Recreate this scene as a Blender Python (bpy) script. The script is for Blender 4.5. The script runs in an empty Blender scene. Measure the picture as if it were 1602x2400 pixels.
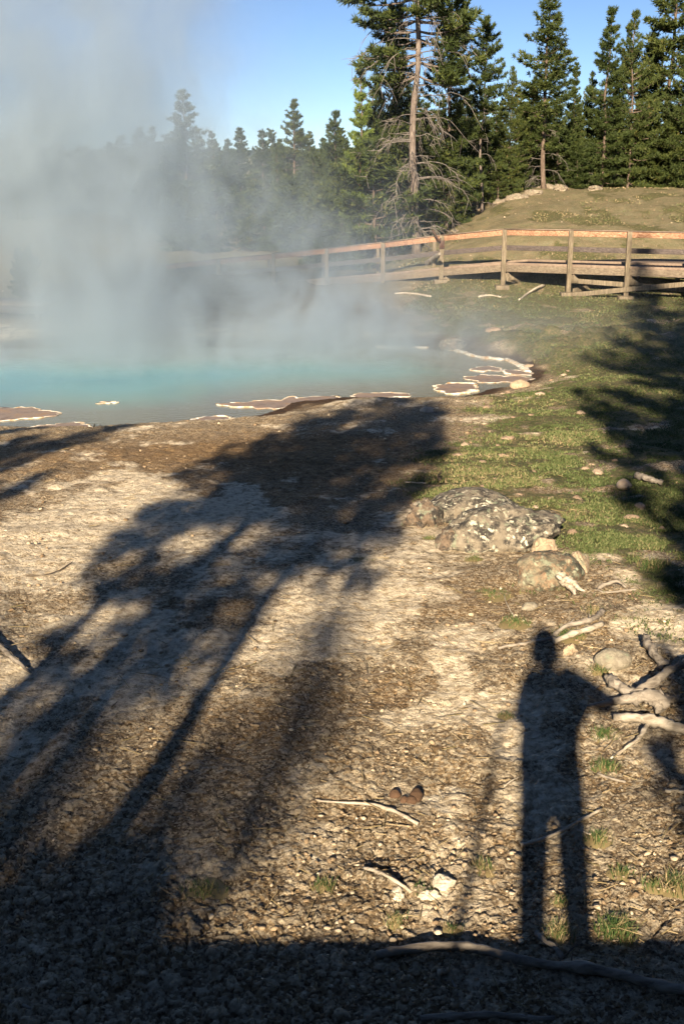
import bpy, bmesh, math, random
import numpy as np
from mathutils import Vector, Matrix
R = math.radians
S = bpy.context.scene
C = S.collection
rng = np.random.default_rng(7)

# ------------------------------------------------------------------ camera
CAM = np.array([0.0, 0.0, 3.2]); F = 2800.0; W0, H0 = 801.0, 1200.0
PITCH = math.atan(840 / F)
cd = bpy.data.cameras.new("camera"); cam = bpy.data.objects.new("camera", cd); C.objects.link(cam)
cam.location = CAM; cam.rotation_euler = (R(90) - PITCH, 0, 0)
cd.sensor_fit = 'VERTICAL'; cd.sensor_height = 36; cd.lens = 36 * F / 2400
cd.clip_start = 0.05; cd.clip_end = 20000
S.camera = cam
# ------------------------------------------------------------------ light
EXPOSURE = 1.25
SUN_EL = PITCH + math.atan(305 / F)                      # shadow of the photographer's head fixes the sun
_v = (math.cos(PITCH) + 0.3 * math.sin(PITCH), 467 / F)   # forward, right at the horizon
SUN_AZ = math.atan2(_v[1], _v[0])                        # shadows run this much right of forward
AX, AY = math.sin(SUN_AZ), math.cos(SUN_AZ)
COT = 1 / math.tan(SUN_EL)
w = bpy.data.worlds.new("World"); S.world = w; w.use_nodes = True
wn = w.node_tree; bg = wn.nodes['Background']
sky = wn.nodes.new('ShaderNodeTexSky'); sky.sky_type = 'NISHITA'; sky.sun_disc = False
sky.sun_elevation = SUN_EL; sky.sun_rotation = math.atan2(-AX, -AY)
sky.altitude = 2200; sky.air_density = 0.6; sky.dust_density = 0.05; sky.ozone_density = 2.6
wn.links.new(sky.outputs[0], bg.inputs[0]); bg.inputs[1].default_value = 0.05
sl = bpy.data.lights.new("sun", 'SUN'); sl.energy = 5.0; sl.angle = R(0.55); sl.color = (1.0, 0.83, 0.61)
sun = bpy.data.objects.new("sun", sl); C.objects.link(sun)
Ldir = Vector((AX * math.cos(SUN_EL), AY * math.cos(SUN_EL), -math.sin(SUN_EL)))
sun.rotation_euler = Ldir.to_track_quat('-Z', 'Y').to_euler(); sun.location = (-5, -30, 20)
S.view_settings.view_transform = 'Standard'; S.view_settings.look = 'None'
S.view_settings.exposure = EXPOSURE; S.view_settings.gamma = 1.0
S.render.engine = 'CYCLES'
cy = S.cycles
cy.max_bounces = 6; cy.diffuse_bounces = 2; cy.glossy_bounces = 2; cy.transmission_bounces = 3
cy.volume_bounces = 2; cy.use_adaptive_sampling = True; cy.adaptive_threshold = 0.035; cy.transparent_max_bounces = 8; cy.use_denoising = True
cy.volume_max_steps = 128; cy.caustics_reflective = False; cy.caustics_refractive = False

# ------------------------------------------------------------------ picture <-> world
cp, sp_ = math.cos(PITCH), math.sin(PITCH)
def ray(px, py):
    u = (np.asarray(px, float) - W0) / F; v = (H0 - np.asarray(py, float)) / F
    return u, cp + v * sp_, -sp_ + v * cp
def P(px, py, D):
    x, y, z = ray(px, py); k = D / y
    return np.array([x * k, D, CAM[2] + z * k])
def Pz(px, py, zz):
    x, y, z = ray(px, py); k = (zz - CAM[2]) / z
    return np.array([x * k, y * k, zz])

# ------------------------------------------------------------------ noise
def _h(ix, iy, s):
    n = (ix.astype(np.int64) * 374761393 + iy.astype(np.int64) * 668265263 + s * 1442695041) & 0x7fffffff
    n = ((n ^ (n >> 13)) * 1274126177) & 0x7fffffff
    n = n ^ (n >> 16)
    return (n & 0xffffff) / float(0xffffff)
def vnoise(x, y, s=0):
    ix = np.floor(x); iy = np.floor(y); fx = x - ix; fy = y - iy
    fx = fx * fx * fx * (fx * (fx * 6 - 15) + 10); fy = fy * fy * fy * (fy * (fy * 6 - 15) + 10)
    a = _h(ix, iy, s); b = _h(ix + 1, iy, s); c = _h(ix, iy + 1, s); d = _h(ix + 1, iy + 1, s)
    return (a + (b - a) * fx) * (1 - fy) + (c + (d - c) * fx) * fy
def fbm(x, y, s=0, o=4):
    t = 0; a = 0.5; n = 0
    for i in range(o):
        t = t + a * vnoise(x * 2 ** i + 17.3 * i, y * 2 ** i - 9.1 * i, s + i); n += a; a *= 0.55
    return t / n
def worley(x, y, s=0):
    ix = np.floor(x); iy = np.floor(y)
    f1 = np.full(x.shape, 9.0); f2 = np.full(x.shape, 9.0); idv = np.zeros(x.shape)
    for dx in (-1, 0, 1):
        for dy in (-1, 0, 1):
            cx = ix + dx; cy_ = iy + dy
            px = cx + _h(cx, cy_, s); py = cy_ + _h(cx, cy_, s + 5)
            d = np.sqrt((px - x) ** 2 + (py - y) ** 2)
            m = d < f1
            f2 = np.where(m, f1, np.minimum(f2, d)); idv = np.where(m, _h(cx, cy_, s + 9), idv); f1 = np.where(m, d, f1)
    return f1, f2, idv
def sst(a, b, x):
    t = np.clip((x - a) / (b - a), 0, 1); return t * t * (3 - 2 * t)

# ------------------------------------------------------------------ terrain
ZW = -1.30
pool_px = [(-420, 1012), (-100, 1006), (0, 1003), (120, 1006), (230, 1005), (380, 997), (450, 990), (560, 982), (620, 968), (665, 953), (740, 943), (800, 936),
           (870, 935), (960, 936), (1060, 933), (1120, 925), (1155, 912), (1205, 905), (1255, 890), (1240, 872), (1222, 856), (1195, 846), (1140, 840),
           (1100, 832), (1065, 820), (1000, 815), (900, 816), (780, 812), (600, 813), (400, 812), (100, 815), (-420, 822)]
pool = np.array([Pz(a, b, ZW)[:2] for a, b in pool_px])
def seg_dist(x, y, poly, closed=True):
    d = np.full(x.shape, 1e9); ins = np.zeros(x.shape, bool); n = len(poly)
    for i in range(n if closed else n - 1):
        ax, ay = poly[i]; bx, by = poly[(i + 1) % n]
        ex, ey = bx - ax, by - ay
        t = np.clip(((x - ax) * ex + (y - ay) * ey) / (ex * ex + ey * ey + 1e-12), 0, 1)
        d = np.minimum(d, np.hypot(x - ax - t * ex, y - ay - t * ey))
        if closed:
            c = ((ay > y) != (by > y))
            with np.errstate(divide='ignore', invalid='ignore'):
                xi = (bx - ax) * (y - ay) / (by - ay + 1e-15) + ax
            ins ^= c & (x < xi)
    return np.where(ins, -d, d) if closed else d
def pool_d(x, y):
    far = (y < 8) | (y > 45) | (x > 20) | (x < -35)
    d = np.full(x.shape, 20.0)
    m = ~far
    if m.any():
        d[m] = seg_dist(x[m], y[m], pool)
        d[m] += (fbm(x[m] * 1.3, y[m] * 1.3, 60, 4) - 0.5) * 0.5
    return d
def Zs(x, y):
    x = np.asarray(x, float); y = np.asarray(y, float)
    sh = x.shape; x = x.ravel(); y = y.ravel()
    L = np.interp(y, [-100, 9, 13, 17, 20, 24, 36, 60, 200, 800, 4000], [0, 0, -.30, -.72, -.98, -1.05, -1.15, -1.3, -1.6, -2.0, -3])
    Rr = np.interp(y, [-100, 9, 13, 17, 22, 30, 34, 37, 39.5, 42.5, 48, 56, 63, 85, 140, 300, 800, 4000],
                   [0, 0, -.22, -.50, -.80, -.98, -.98, -.85, -.3, .55, 1.15, 1.68, 1.62, 1.0, -.5, -1.5, -2, -3])
    k = sst(-1.0, 8.0, x - np.clip((y - 45) * 0.10, -.6, 3))
    z = L + (Rr - L) * k
    z = z + (fbm(x * .35, y * .35, 3, 3) - .5) * 0.16 * sst(3, 12, np.abs(y)) + (fbm(x * .02, y * .02, 8, 3) - .5) * 3.0 * sst(90, 400, y)
    d = pool_d(x, y)
    rightbank = sst(2.2, 5.0, x) * sst(24.5, 26.5, y)
    wdt = 2.6 - 1.7 * rightbank
    t = sst(-0.05, 1, d / wdt)
    zb = ZW + .02 + np.clip(d, -1, 3) * .10
    z = np.where(d < 2.7, zb + (z - zb) * t, z)
    z = np.where(d < 0, ZW - 0.9 * sst(0, 1.5, -d) - .02, z)
    return z.reshape(sh)
def Z1(x, y): return float(Zs(np.array([x]), np.array([y]))[0])
def G(px, py, lift=0.0):
    """ground point seen at a picture position"""
    x, y, z = (float(a) for a in ray(px, py))
    D = 3.0; last = D
    while D < 400:
        if CAM[2] + z * D / y < Z1(x * D / y, D): break
        last = D; D *= 1.03
    lo, hi = last, D
    for _ in range(14):
        m = (lo + hi) / 2
        if CAM[2] + z * m / y < Z1(x * m / y, m): hi = m
        else: lo = m
    return np.array([x * hi / y, hi, Z1(x * hi / y, hi) + lift])

# ------------------------------------------------------------------ node helpers
def new_mat(name):
    m = bpy.data.materials.new(name); m.use_nodes = True
    nt = m.node_tree; b = nt.nodes['Principled BSDF']; b.inputs['Roughness'].default_value = 0.9
    b.inputs['Specular IOR Level'].default_value = 0.25
    return m, nt, b
def N(nt, typ, **kw):
    n = nt.nodes.new(typ)
    for k, v in kw.items():
        if k.startswith('i_'): n.inputs[k[2:].replace('_', ' ')].default_value = v
        else: setattr(n, k, v)
    return n
def noise(nt, co, scale, detail=4, rough=.6, dist=0.0):
    n = N(nt, 'ShaderNodeTexNoise'); n.inputs['Scale'].default_value = scale; n.inputs['Detail'].default_value = detail
    n.inputs['Roughness'].default_value = rough; n.inputs['Distortion'].default_value = dist
    if co is not None: nt.links.new(co, n.inputs['Vector'])
    return n.outputs['Fac']
def voro(nt, co, scale, feat='F1', out='Distance'):
    n = N(nt, 'ShaderNodeTexVoronoi', feature=feat); n.inputs['Scale'].default_value = scale
    nt.links.new(co, n.inputs['Vector']); return n.outputs[out]
def ramp(nt, fac, stops):
    n = N(nt, 'ShaderNodeValToRGB'); e = n.color_ramp.elements
    while len(e) < len(stops): e.new(0.5)
    for i, (p, c) in enumerate(stops):
        e[i].position = p; e[i].color = (*c, 1) if len(c) == 3 else c
    nt.links.new(fac, n.inputs[0]); return n.outputs[0]
def gr(nt, fac, a, b): return ramp(nt, fac, [(a, (0, 0, 0)), (b, (1, 1, 1))])
def mix(nt, fac, a, b, mode='MIX'):
    n = N(nt, 'ShaderNodeMix', data_type='RGBA', blend_type=mode)
    for sock, v in ((n.inputs[0], fac), (n.inputs[6], a), (n.inputs[7], b)):
        if isinstance(v, (int, float)): sock.default_value = v
        elif isinstance(v, tuple): sock.default_value = (*v, 1)
        else: nt.links.new(v, sock)
    return n.outputs[2]
def mth(nt, op, a, b=None, c=None, clamp=False):
    n = N(nt, 'ShaderNodeMath', operation=op); n.use_clamp = clamp
    for i, v in enumerate((a, b, c)):
        if v is None: continue
        if isinstance(v, (int, float)): n.inputs[i].default_value = v
        else: nt.links.new(v, n.inputs[i])
    return n.outputs[0]
def bump(nt, b, h, strength, dist):
    n = N(nt, 'ShaderNodeBump'); n.inputs['Strength'].default_value = strength; n.inputs['Distance'].default_value = dist
    nt.links.new(h, n.inputs['Height']); nt.links.new(n.outputs[0], b.inputs['Normal'])
def objco(nt): return N(nt, 'ShaderNodeTexCoord').outputs['Object']
def scaled(nt, co, s, rot=(0, 0, 0)):
    m = N(nt, 'ShaderNodeMapping'); m.inputs['Scale'].default_value = s; m.inputs['Rotation'].default_value = rot
    nt.links.new(co, m.inputs['Vector']); return m.outputs[0]
def attr(nt, name):
    return N(nt, 'ShaderNodeAttribute', attribute_name=name)

# ------------------------------------------------------------------ object helpers
def mesh_np(name, v, f_quads=None, f_tris=None, smooth=True):
    me = bpy.data.meshes.new(name)
    v = np.asarray(v, np.float32); me.vertices.add(len(v)); me.vertices.foreach_set('co', v.ravel())
    idx = []; st = []; tot = 0
    for f, k in ((f_quads, 4), (f_tris, 3)):
        if f is not None and len(f):
            f = np.asarray(f, np.int32); idx.append(f.ravel()); st.append(tot + np.arange(len(f)) * k); tot += f.size
    idx = np.concatenate(idx); st = np.concatenate(st).astype(np.int32)
    me.loops.add(len(idx)); me.loops.foreach_set('vertex_index', idx)
    me.polygons.add(len(st)); me.polygons.foreach_set('loop_start', st)
    if smooth: me.polygons.foreach_set('use_smooth', np.ones(len(st), bool))
    me.update(calc_edges=True); me.validate()
    return me
def fattr(me, name, arr):
    a = me.attributes.new(name, 'FLOAT', 'POINT'); a.data.foreach_set('value', np.asarray(arr, np.float32))
def cattr(me, name, arr):
    a = me.attributes.new(name, 'FLOAT_COLOR', 'POINT'); a.data.foreach_set('color', np.asarray(arr, np.float32).ravel())
def link(name, me, m=None, parent=None):
    o = bpy.data.objects.new(name, me); C.objects.link(o)
    if m is not None: me.materials.clear(); me.materials.append(m)
    if parent is not None: o.parent = parent
    return o
def tag(o, label=None, cat=None, group=None, kind=None):
    for k, v in (('label', label), ('category', cat), ('group', group), ('kind', kind)):
        if v: o[k] = v
    return o
def empty(name, loc, label, cat, group=None, rz=0.0):
    o = bpy.data.objects.new(name, None); C.objects.link(o); o.location = tuple(loc); o.rotation_euler.z = rz
    o.empty_display_size = .2
    return tag(o, label, cat, group)

class MB:
    def __init__(s): s.v = []; s.q = []; s.t = []; s.n = 0; s.a = []
    def add(s, v, q=None, t=None, a=None):
        v = np.asarray(v, float)
        if q is not None and len(q): s.q.append(np.asarray(q) + s.n)
        if t is not None and len(t): s.t.append(np.asarray(t) + s.n)
        s.v.append(v); s.n += len(v)
        if a is not None: s.a.append(np.broadcast_to(a, (len(v),)))
    def tube(s, pts, rad, n=7, cap=True, jit=0.0, a=None):
        pts = np.asarray(pts, float); m = len(pts); rad = np.broadcast_to(rad, (m,)).astype(float)
        tan = np.gradient(pts, axis=0); tan /= np.linalg.norm(tan, axis=1)[:, None] + 1e-9
        ref = np.array([0, 0, 1.0]) if abs(tan[0][2]) < .9 else np.array([1.0, 0, 0])
        vs = []
        u = np.cross(tan[0], ref); u /= np.linalg.norm(u)
        ang = np.linspace(0, 2 * math.pi, n, endpoint=False)
        for i in range(m):
            u = u - tan[i] * u.dot(tan[i]); u /= np.linalg.norm(u) + 1e-9
            w_ = np.cross(tan[i], u)
            r = rad[i] * (1 + jit * (rng.random(n) - .5)) if jit else rad[i]
            vs.append(pts[i] + (np.cos(ang) * r)[:, None] * u + (np.sin(ang) * r)[:, None] * w_)
        v = np.concatenate(vs)
        q = []
        for i in range(m - 1):
            for j in range(n):
                k = (j + 1) % n
                q.append((i * n + j, i * n + k, (i + 1) * n + k, (i + 1) * n + j))
        t = []
        if cap:
            v = np.concatenate([v, pts[:1], pts[-1:]])
            for j in range(n):
                k = (j + 1) % n
                t.append((m * n, k, j)); t.append((m * n + 1, (m - 1) * n + j, (m - 1) * n + k))
        s.add(v, q, t, a)
    def box(s, c, size, rot=None):
        """rot: 3x3 matrix, columns are the box axes"""
        h = np.array(size) / 2; sg = np.array([[x, y, z] for x in (-1, 1) for y in (-1, 1) for z in (-1, 1)], float)
        v = sg * h
        if rot is not None: v = v @ np.asarray(rot).T
        s.add(v + np.asarray(c), [(0, 1, 3, 2), (4, 6, 7, 5), (0, 4, 5, 1), (2, 3, 7, 6), (0, 2, 6, 4), (1, 5, 7, 3)])
    def beam(s, a, b, wd, ht, up=(0, 0, 1)):
        a = np.asarray(a, float); b = np.asarray(b, float); d = b - a; L = np.linalg.norm(d); d /= L
        side = np.cross(d, np.array(up, float)); side /= np.linalg.norm(side); u2 = np.cross(side, d)
        s.box((a + b) / 2, (L, wd, ht), np.array([d, side, u2]).T)
    def build(s, name, m, parent=None, smooth=False, bevel=0.0):
        me = mesh_np(name, np.concatenate(s.v), np.concatenate(s.q) if s.q else None, np.concatenate(s.t) if s.t else None, smooth)
        if s.a: fattr(me, 'tint', np.concatenate(s.a))
        o = link(name, me, m, parent)
        if bevel:
            b = o.modifiers.new('bevel', 'BEVEL'); b.width = bevel; b.segments = 2; b.limit_method = 'ANGLE'
        return o

# ------------------------------------------------------------------ ground
def blobs(x, y, lst):
    """soft patches given as picture ellipses (px, py, rx, ry, weight) laid on the ground"""
    t = np.zeros(x.shape)
    for px, py, rx, ry, wt in lst:
        c = G(px, py); ex = abs(G(px + rx, py)[0] - c[0]); ey = abs(G(px, py - ry)[1] - G(px, py + ry)[1]) / 2
        t += wt * np.exp(-((x - c[0]) / ex) ** 2 - ((y - c[1]) / ey) ** 2)
    return t
grass_poly_px = [(1010, 640), (960, 720), (1000, 775), (1060, 800), (1130, 822), (1200, 838), (1260, 858), (1330, 880), (1250, 905), (1160, 955), (1090, 1010), (1040, 1075),
                 (985, 1135), (1020, 1160), (1200, 1170), (1330, 1260), (1400, 1350), (1500, 1420), (1700, 1500), (2600, 1500), (2600, 640)]
lawn = np.array([G(a, b)[:2] for a, b in grass_poly_px])
WHITE = [(1150, 1500, 90, 50, 1.1), (1120, 1600, 80, 80, 1.0), (1080, 1720, 110, 60, 1.1), (960, 1760, 130, 30, .9), (1150, 1650, 60, 120, .6), (1230, 1450, 90, 30, .5),
         (300, 1210, 240, 35, 1.0), (80, 1260, 150, 50, .9), (120, 1330, 150, 40, .6), (900, 1330, 160, 60, .5), (560, 1515, 140, 40, 1.0), (250, 1520, 220, 40, .8), (780, 1440, 200, 60, .35),
         (700, 1880, 60, 30, .4), (1000, 2090, 150, 60, .45), (1250, 2050, 200, 130, .3), (50, 1640, 150, 50, .3), (1000, 1290, 120, 40, .4), (330, 1130, 300, 20, .3), (300, 2250, 300, 80, .15)]
BROWN = [(800, 1060, 320, 70, 1), (300, 1060, 420, 45, .8), (700, 1160, 200, 40, .5), (950, 1640, 130, 50, .6), (600, 1700, 200, 60, .4), (1000, 1180, 80, 60, .3), (1150, 1420, 160, 60, .4), (350, 1430, 300, 40, .4), (900, 1900, 160, 60, .35)]
def masks(x, y):
    d = np.full(x.shape, 30.0); m = (y > 3) & (y < 60) & (x > -8)
    d[m] = seg_dist(x[m], y[m], lawn)
    n = fbm(x * .9, y * .9, 21, 4) - .5; n2 = fbm(x * 4, y * 4, 25, 3) - .5
    g = sst(.45, -.6, d + n * 1.7 + n2 * .5)
    # thin patchy grass on the hill behind and the flats
    hill = sst(37, 41, y) * sst(0, 3, x) * sst(.50, .66, fbm(x * .5, y * .3, 31, 4) + n2 * .25)
    flats = sst(35, 50, y) * sst(4, -2, x) * .5 * sst(.4, .6, fbm(x * .1, y * .1, 33, 3))
    g = np.maximum(g * sst(.34, .52, fbm(x * .9, y * .9, 35, 4) * .6 + .4 * fbm(x * 2.6, y * 2.6, 37, 3) + .08), np.maximum(hill * .75, flats))
    wx_ = x + (fbm(x * .9, y * .7, 141, 4) - .5) * (.5 + .09 * y); wy_ = y + (fbm(x * .8, y * .8, 145, 4) - .5) * (.8 + .22 * y)
    wht = blobs(wx_, wy_, WHITE) + sst(.5, .75, fbm(x * 1.9, y * 1.3, 149, 4)) * .5 * sst(4.6, 5.6, y) + .16 * sst(1, -1, x) * sst(5.5, 7, y) * sst(15, 12, y) + (fbm(x * 1.2, y * 1.2, 41, 4) - .5) * 1.1
    brn = blobs(x, y, BROWN) * 1.0
    wht = np.clip(wht * 1.35 - brn * .6, 0, 1)
    pd = pool_d(x, y)
    front = sst(5.5, 2.5, x)
    wet = sst(1.5, .1, pd + n * 1.2) * front
    wet = np.maximum(wet, sst(.45, .0, pd + n * .5))
    return np.clip(g, 0, 1) * (1 - .85 * wet), wht * (1 - wet) * (1 - sst(30, 34, y) * .5), wet, np.clip(brn, 0, 1)

def build_ground():
    rows = [-90., -60, -40, -28, -20, -14, -9, -6, -4, -2.5, -1.2, 0, .8, 1.5, 2.1, 2.6, 3.0, 3.3]
    D = 3.5
    while D < 3500:
        rows.append(D)
        k = .0022 if D < 12 else (.0026 if D < 24 else (.004 if D < 45 else (.01 if D < 90 else .06)))
        D *= 1 + k
    rows = np.array(rows)
    inner = np.linspace(-.36, .36, 430); outer = np.array([.42, .52, .66, .85, 1.2, 1.8, 3.0, 5.0])
    g = np.concatenate([-outer[::-1], inner, outer])
    s = np.where(rows > 3.5, rows, 3.5 + np.abs(3.5 - rows) * .5)
    X = s[:, None] * g[None]; Y = np.repeat(rows[:, None], len(g), 1)
    X = X.ravel(); Y = Y.ravel()
    X = X + (rng.random(X.shape) - .5) * .0008 * np.clip(Y, 3, 40)
    gm, wm, wet, brn = masks(X, Y)
    z = Zs(X, Y)
    near = sst(16, 6, Y) * sst(3, 3.6, Y)
    wx = X + (fbm(X * 7, Y * 7, 51, 4) - .5) * .12; wy = Y + (fbm(X * 7, Y * 7, 55, 4) - .5) * .12
    f1, f2, idv = worley(wx * 14, wy * 14, 3)
    clod = sst(0, .35, f2 - f1) * (.4 + .6 * idv)
    f1b, f2b, idb = worley(wx * 32 + 3, wy * 32, 13)
    clod2 = sst(0, .4, f2b - f1b) * idb
    f1c, f2c, idc = worley(X * 4.2, Y * 4.2, 23)
    cr = sst(0.0, .06, f2c - f1c)
    rough = sst(.35, .65, fbm(X * .9 + 5, Y * .9, 71, 3))
    flat = 1 - .35 * sst(.3, .8, wm) * (Y > 5.6)
    earth = (clod * .030 * (.25 + .75 * rough) * (.35 + .65 * sst(6.5, 4.8, Y)) * sst(12, 6, Y) + clod2 * .012 * sst(16, 8, Y)) * (1 - .6 * gm) * flat * near
    z = z + earth + (cr - 1) * .012 * near
    z = z + (fbm(X * 3, Y * 3, 81, 4) - .5) * .07 * sst(3, 5, Y) * sst(60, 20, Y) * (1 - wet)
    mid = sst(9, 14, Y) * sst(45, 25, Y)
    z = z + mid * (fbm(X * 9, Y * 9, 91, 3) - .5) * .05 * (1 - .5 * wet)
    z = z + sst(36, 44, Y) * sst(90, 60, Y) * ((fbm(X * .8, Y * .6, 161, 4) - .5) * .35 + (fbm(X * 3, Y * 2.4, 165, 3) - .5) * .10)
    bank = sst(2.5, 4.5, X) * sst(25, 27, Y) * sst(34, 29, Y)
    z = z + bank * (fbm(X * 2.2, Y * 2.2, 95, 4) - .5) * .45 * sst(-.1, .5, pool_d(X, Y))
    n, m = len(rows), len(g)
    i = np.arange(n - 1)[:, None] * m + np.arange(m - 1)[None]; i = i.ravel()
    me = mesh_np('ground', np.stack([X, Y, z], 1), np.stack([i, i + 1, i + m + 1, i + m], 1))
    cattr(me, 'mask', np.stack([gm, wm, wet, brn], 1))
    fattr(me, 'clod', np.clip(clod * .6 + clod2 * .4, 0, 1) * near)
    mt, nt, b = new_mat('ground_earth'); co = objco(nt)
    a = attr(nt, 'mask'); sep = N(nt, 'ShaderNodeSeparateColor'); nt.links.new(a.outputs['Color'], sep.inputs[0])
    gM, wM, tM = sep.outputs; bM = a.outputs['Alpha']
    n1 = noise(nt, co, 2.5, 6, .7); n2 = noise(nt, co, 14, 6, .75); n3 = noise(nt, co, 95, 5, .75)
    big = noise(nt, scaled(nt, co, (.5, 1.4, 1)), 2.0, 5, .65)
    vcell = voro(nt, co, 38, out='Color'); vs = N(nt, 'ShaderNodeSeparateColor'); nt.links.new(vcell, vs.inputs[0])
    cell = vs.outputs[0]; cell2 = vs.outputs[1]
    dirt = ramp(nt, n2, [(.28, (.12, .080, .042)), (.46, (.27, .185, .098)), (.60, (.45, .32, .175)), (.80, (.70, .56, .36))])
    dirt = mix(nt, gr(nt, n1, .42, .62), dirt, ramp(nt, n3, [(.3, (.12, .085, .055)), (.55, (.30, .235, .155)), (.75, (.55, .47, .34))]))
    dirt = mix(nt, mth(nt, 'MULTIPLY', gr(nt, cell, .72, .80), .75), dirt, (.52, .44, .32))
    dirt = mix(nt, mth(nt, 'MULTIPLY', gr(nt, cell2, .82, .86), .55), dirt, (.055, .040, .028))
    v3 = N(nt, 'ShaderNodeSeparateColor'); nt.links.new(voro(nt, co, 85, out='Color'), v3.inputs[0])
    dirt = mix(nt, mth(nt, 'MULTIPLY', gr(nt, v3.outputs[0], .78, .84), .85), dirt, (.62, .52, .36))
    dirt = mix(nt, mth(nt, 'MULTIPLY', gr(nt, v3.outputs[1], .80, .85), .75), dirt, (.07, .045, .026))
    bdirt = ramp(nt, n2, [(.3, (.10, .055, .022)), (.5, (.24, .145, .065)), (.66, (.40, .27, .13)), (.8, (.56, .43, .27))])
    dirt = mix(nt, mth(nt, 'MULTIPLY', bM, .85), dirt, bdirt)
    sint = ramp(nt, n2, [(.30, (.28, .20, .12)), (.42, (.52, .41, .27)), (.54, (.84, .72, .53)), (.8, (.90, .83, .68))])
    sint = mix(nt, mth(nt, 'MULTIPLY', gr(nt, n3, .55, .62), .5), sint, (.40, .30, .19))
    wf = mth(nt, 'ADD', wM, mth(nt, 'MULTIPLY', mth(nt, 'SUBTRACT', mth(nt, 'ADD', mth(nt, 'MULTIPLY', n3, .3), mth(nt, 'ADD', mth(nt, 'MULTIPLY', n2, .5), mth(nt, 'MULTIPLY', big, .4))), .58), 3.4))
    wf = gr(nt, wf, .30, .80)
    col = mix(nt, wf, dirt, sint)
    cl = attr(nt, 'clod').outputs['Fac']
    col = mix(nt, mth(nt, 'MULTIPLY', gr(nt, mth(nt, 'MULTIPLY', cl, mth(nt, 'ADD', n1, .35)), .42, .6), .65), col, (.60, .50, .35))
    grs = ramp(nt, n2, [(.3, (.055, .065, .022)), (.48, (.11, .115, .045)), (.62, (.24, .18, .10)), (.78, (.46, .34, .22))])
    hillc = mix(nt, gr(nt, mth(nt, 'ADD', mth(nt, 'MULTIPLY', n1, .5), mth(nt, 'MULTIPLY', n2, .5)), .42, .58), (.25, .20, .115), (.14, .145, .065))
    yy = N(nt, 'ShaderNodeSeparateXYZ'); nt.links.new(co, yy.inputs[0])
    hf = N(nt, 'ShaderNodeMapRange'); nt.links.new(yy.outputs[1], hf.inputs[0]); hf.inputs[1].default_value = 30; hf.inputs[2].default_value = 42
    col = mix(nt, mth(nt, 'MULTIPLY', hf.outputs[0], .8), col, mix(nt, gr(nt, n3, .58, .72), hillc, (.46, .36, .23)))
    gf = gr(nt, mth(nt, 'ADD', gM, mth(nt, 'MULTIPLY', mth(nt, 'SUBTRACT', n2, .5), .9)), .30, .62)
    col = mix(nt, gf, col, grs)
    wetc = ramp(nt, n2, [(.3, (.022, .012, .007)), (.5, (.055, .030, .015)), (.68, (.13, .065, .028)), (.8, (.22, .14, .08))])
    col = mix(nt, gr(nt, mth(nt, 'ADD', tM, mth(nt, 'MULTIPLY', mth(nt, 'SUBTRACT', n2, .5), .7)), .25, .8), col, wetc)
    nt.links.new(col, b.inputs['Base Color'])
    vd = voro(nt, co, 38)
    hgt = mth(nt, 'ADD', mth(nt, 'MULTIPLY', n2, 1.0), mth(nt, 'ADD', mth(nt, 'MULTIPLY', n3, .5), mth(nt, 'MULTIPLY', vd, -.35)))
    bump(nt, b, hgt, 1.0, .03)
    tag(link('ground', me, mt), kind='structure')
build_ground()

# ------------------------------------------------------------------ pool
def build_water():
    # one sheet, radial fan of rings shrunk from the shore inward (and a little under the bank)
    c = pool.mean(0)
    seg = []
    n = len(pool)
    for i in range(n):
        a, b_ = pool[i], pool[(i + 1) % n]
        for t in np.linspace(0, 1, 10, endpoint=False): seg.append(a + (b_ - a) * t)
    seg = np.array(seg); m = len(seg)
    vs = []; ks = np.linspace(1.0, 0.0, 40)
    dirs = seg - c; ln = np.linalg.norm(dirs, axis=1)[:, None]
    for k in ks: vs.append(c + dirs * ((ln + .5) / ln) * k)
    v = np.concatenate(vs); q = []
    for r in range(len(ks) - 1):
        i = np.arange(m); j = (i + 1) % m
        q.append(np.stack([r * m + i, r * m + j, (r + 1) * m + j, (r + 1) * m + i], 1))
    d = -seg_dist(v[:, 0], v[:, 1], pool)
    me = mesh_np('water', np.c_[v, np.full(len(v), ZW)], np.concatenate(q))
    fattr(me, 'depth', np.clip(d, 0, 6) / 6)
    mt, nt, b = new_mat('hot_spring_water'); co = objco(nt)
    dn = mth(nt, 'ADD', attr(nt, 'depth').outputs['Fac'], mth(nt, 'MULTIPLY', mth(nt, 'SUBTRACT', noise(nt, co, .5, 3), .5), .14))
    col = ramp(nt, dn, [(.0, (.15, .14, .095)), (.22, (.17, .18, .15)), (.40, (.15, .25, .24)), (.58, (.12, .28, .31)), (.85, (.07, .22, .29)), (1, (.05, .18, .26))])
    nt.links.new(col, b.inputs['Base Color']); b.inputs['Roughness'].default_value = .12
    b.inputs['Specular IOR Level'].default_value = .5; b.inputs['IOR'].default_value = 1.33
    bump(nt, b, noise(nt, scaled(nt, co, (1, 2.5, 1)), 4, 3), .12, .03)
    tag(link('water', me, mt), kind='structure')
build_water()

mt_rim, nt, b = new_mat('sinter_white'); co = objco(nt)
nt.links.new(ramp(nt, noise(nt, co, 9, 5, .7), [(.36, (.42, .24, .10)), (.46, (.62, .52, .38)), (.58, (.80, .77, .70))]), b.inputs['Base Color'])
mt_shelf, nt, b = new_mat('shelf_brown'); co = objco(nt)
nt.links.new(ramp(nt, noise(nt, co, 3, 6, .7), [(.3, (.13, .085, .06)), (.48, (.25, .19, .16)), (.62, (.30, .20, .13)), (.75, (.38, .17, .05))]), b.inputs['Base Color'])
b.inputs['Roughness'].default_value = .45; bump(nt, b, noise(nt, co, 14, 4), .4, .02)

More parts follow.
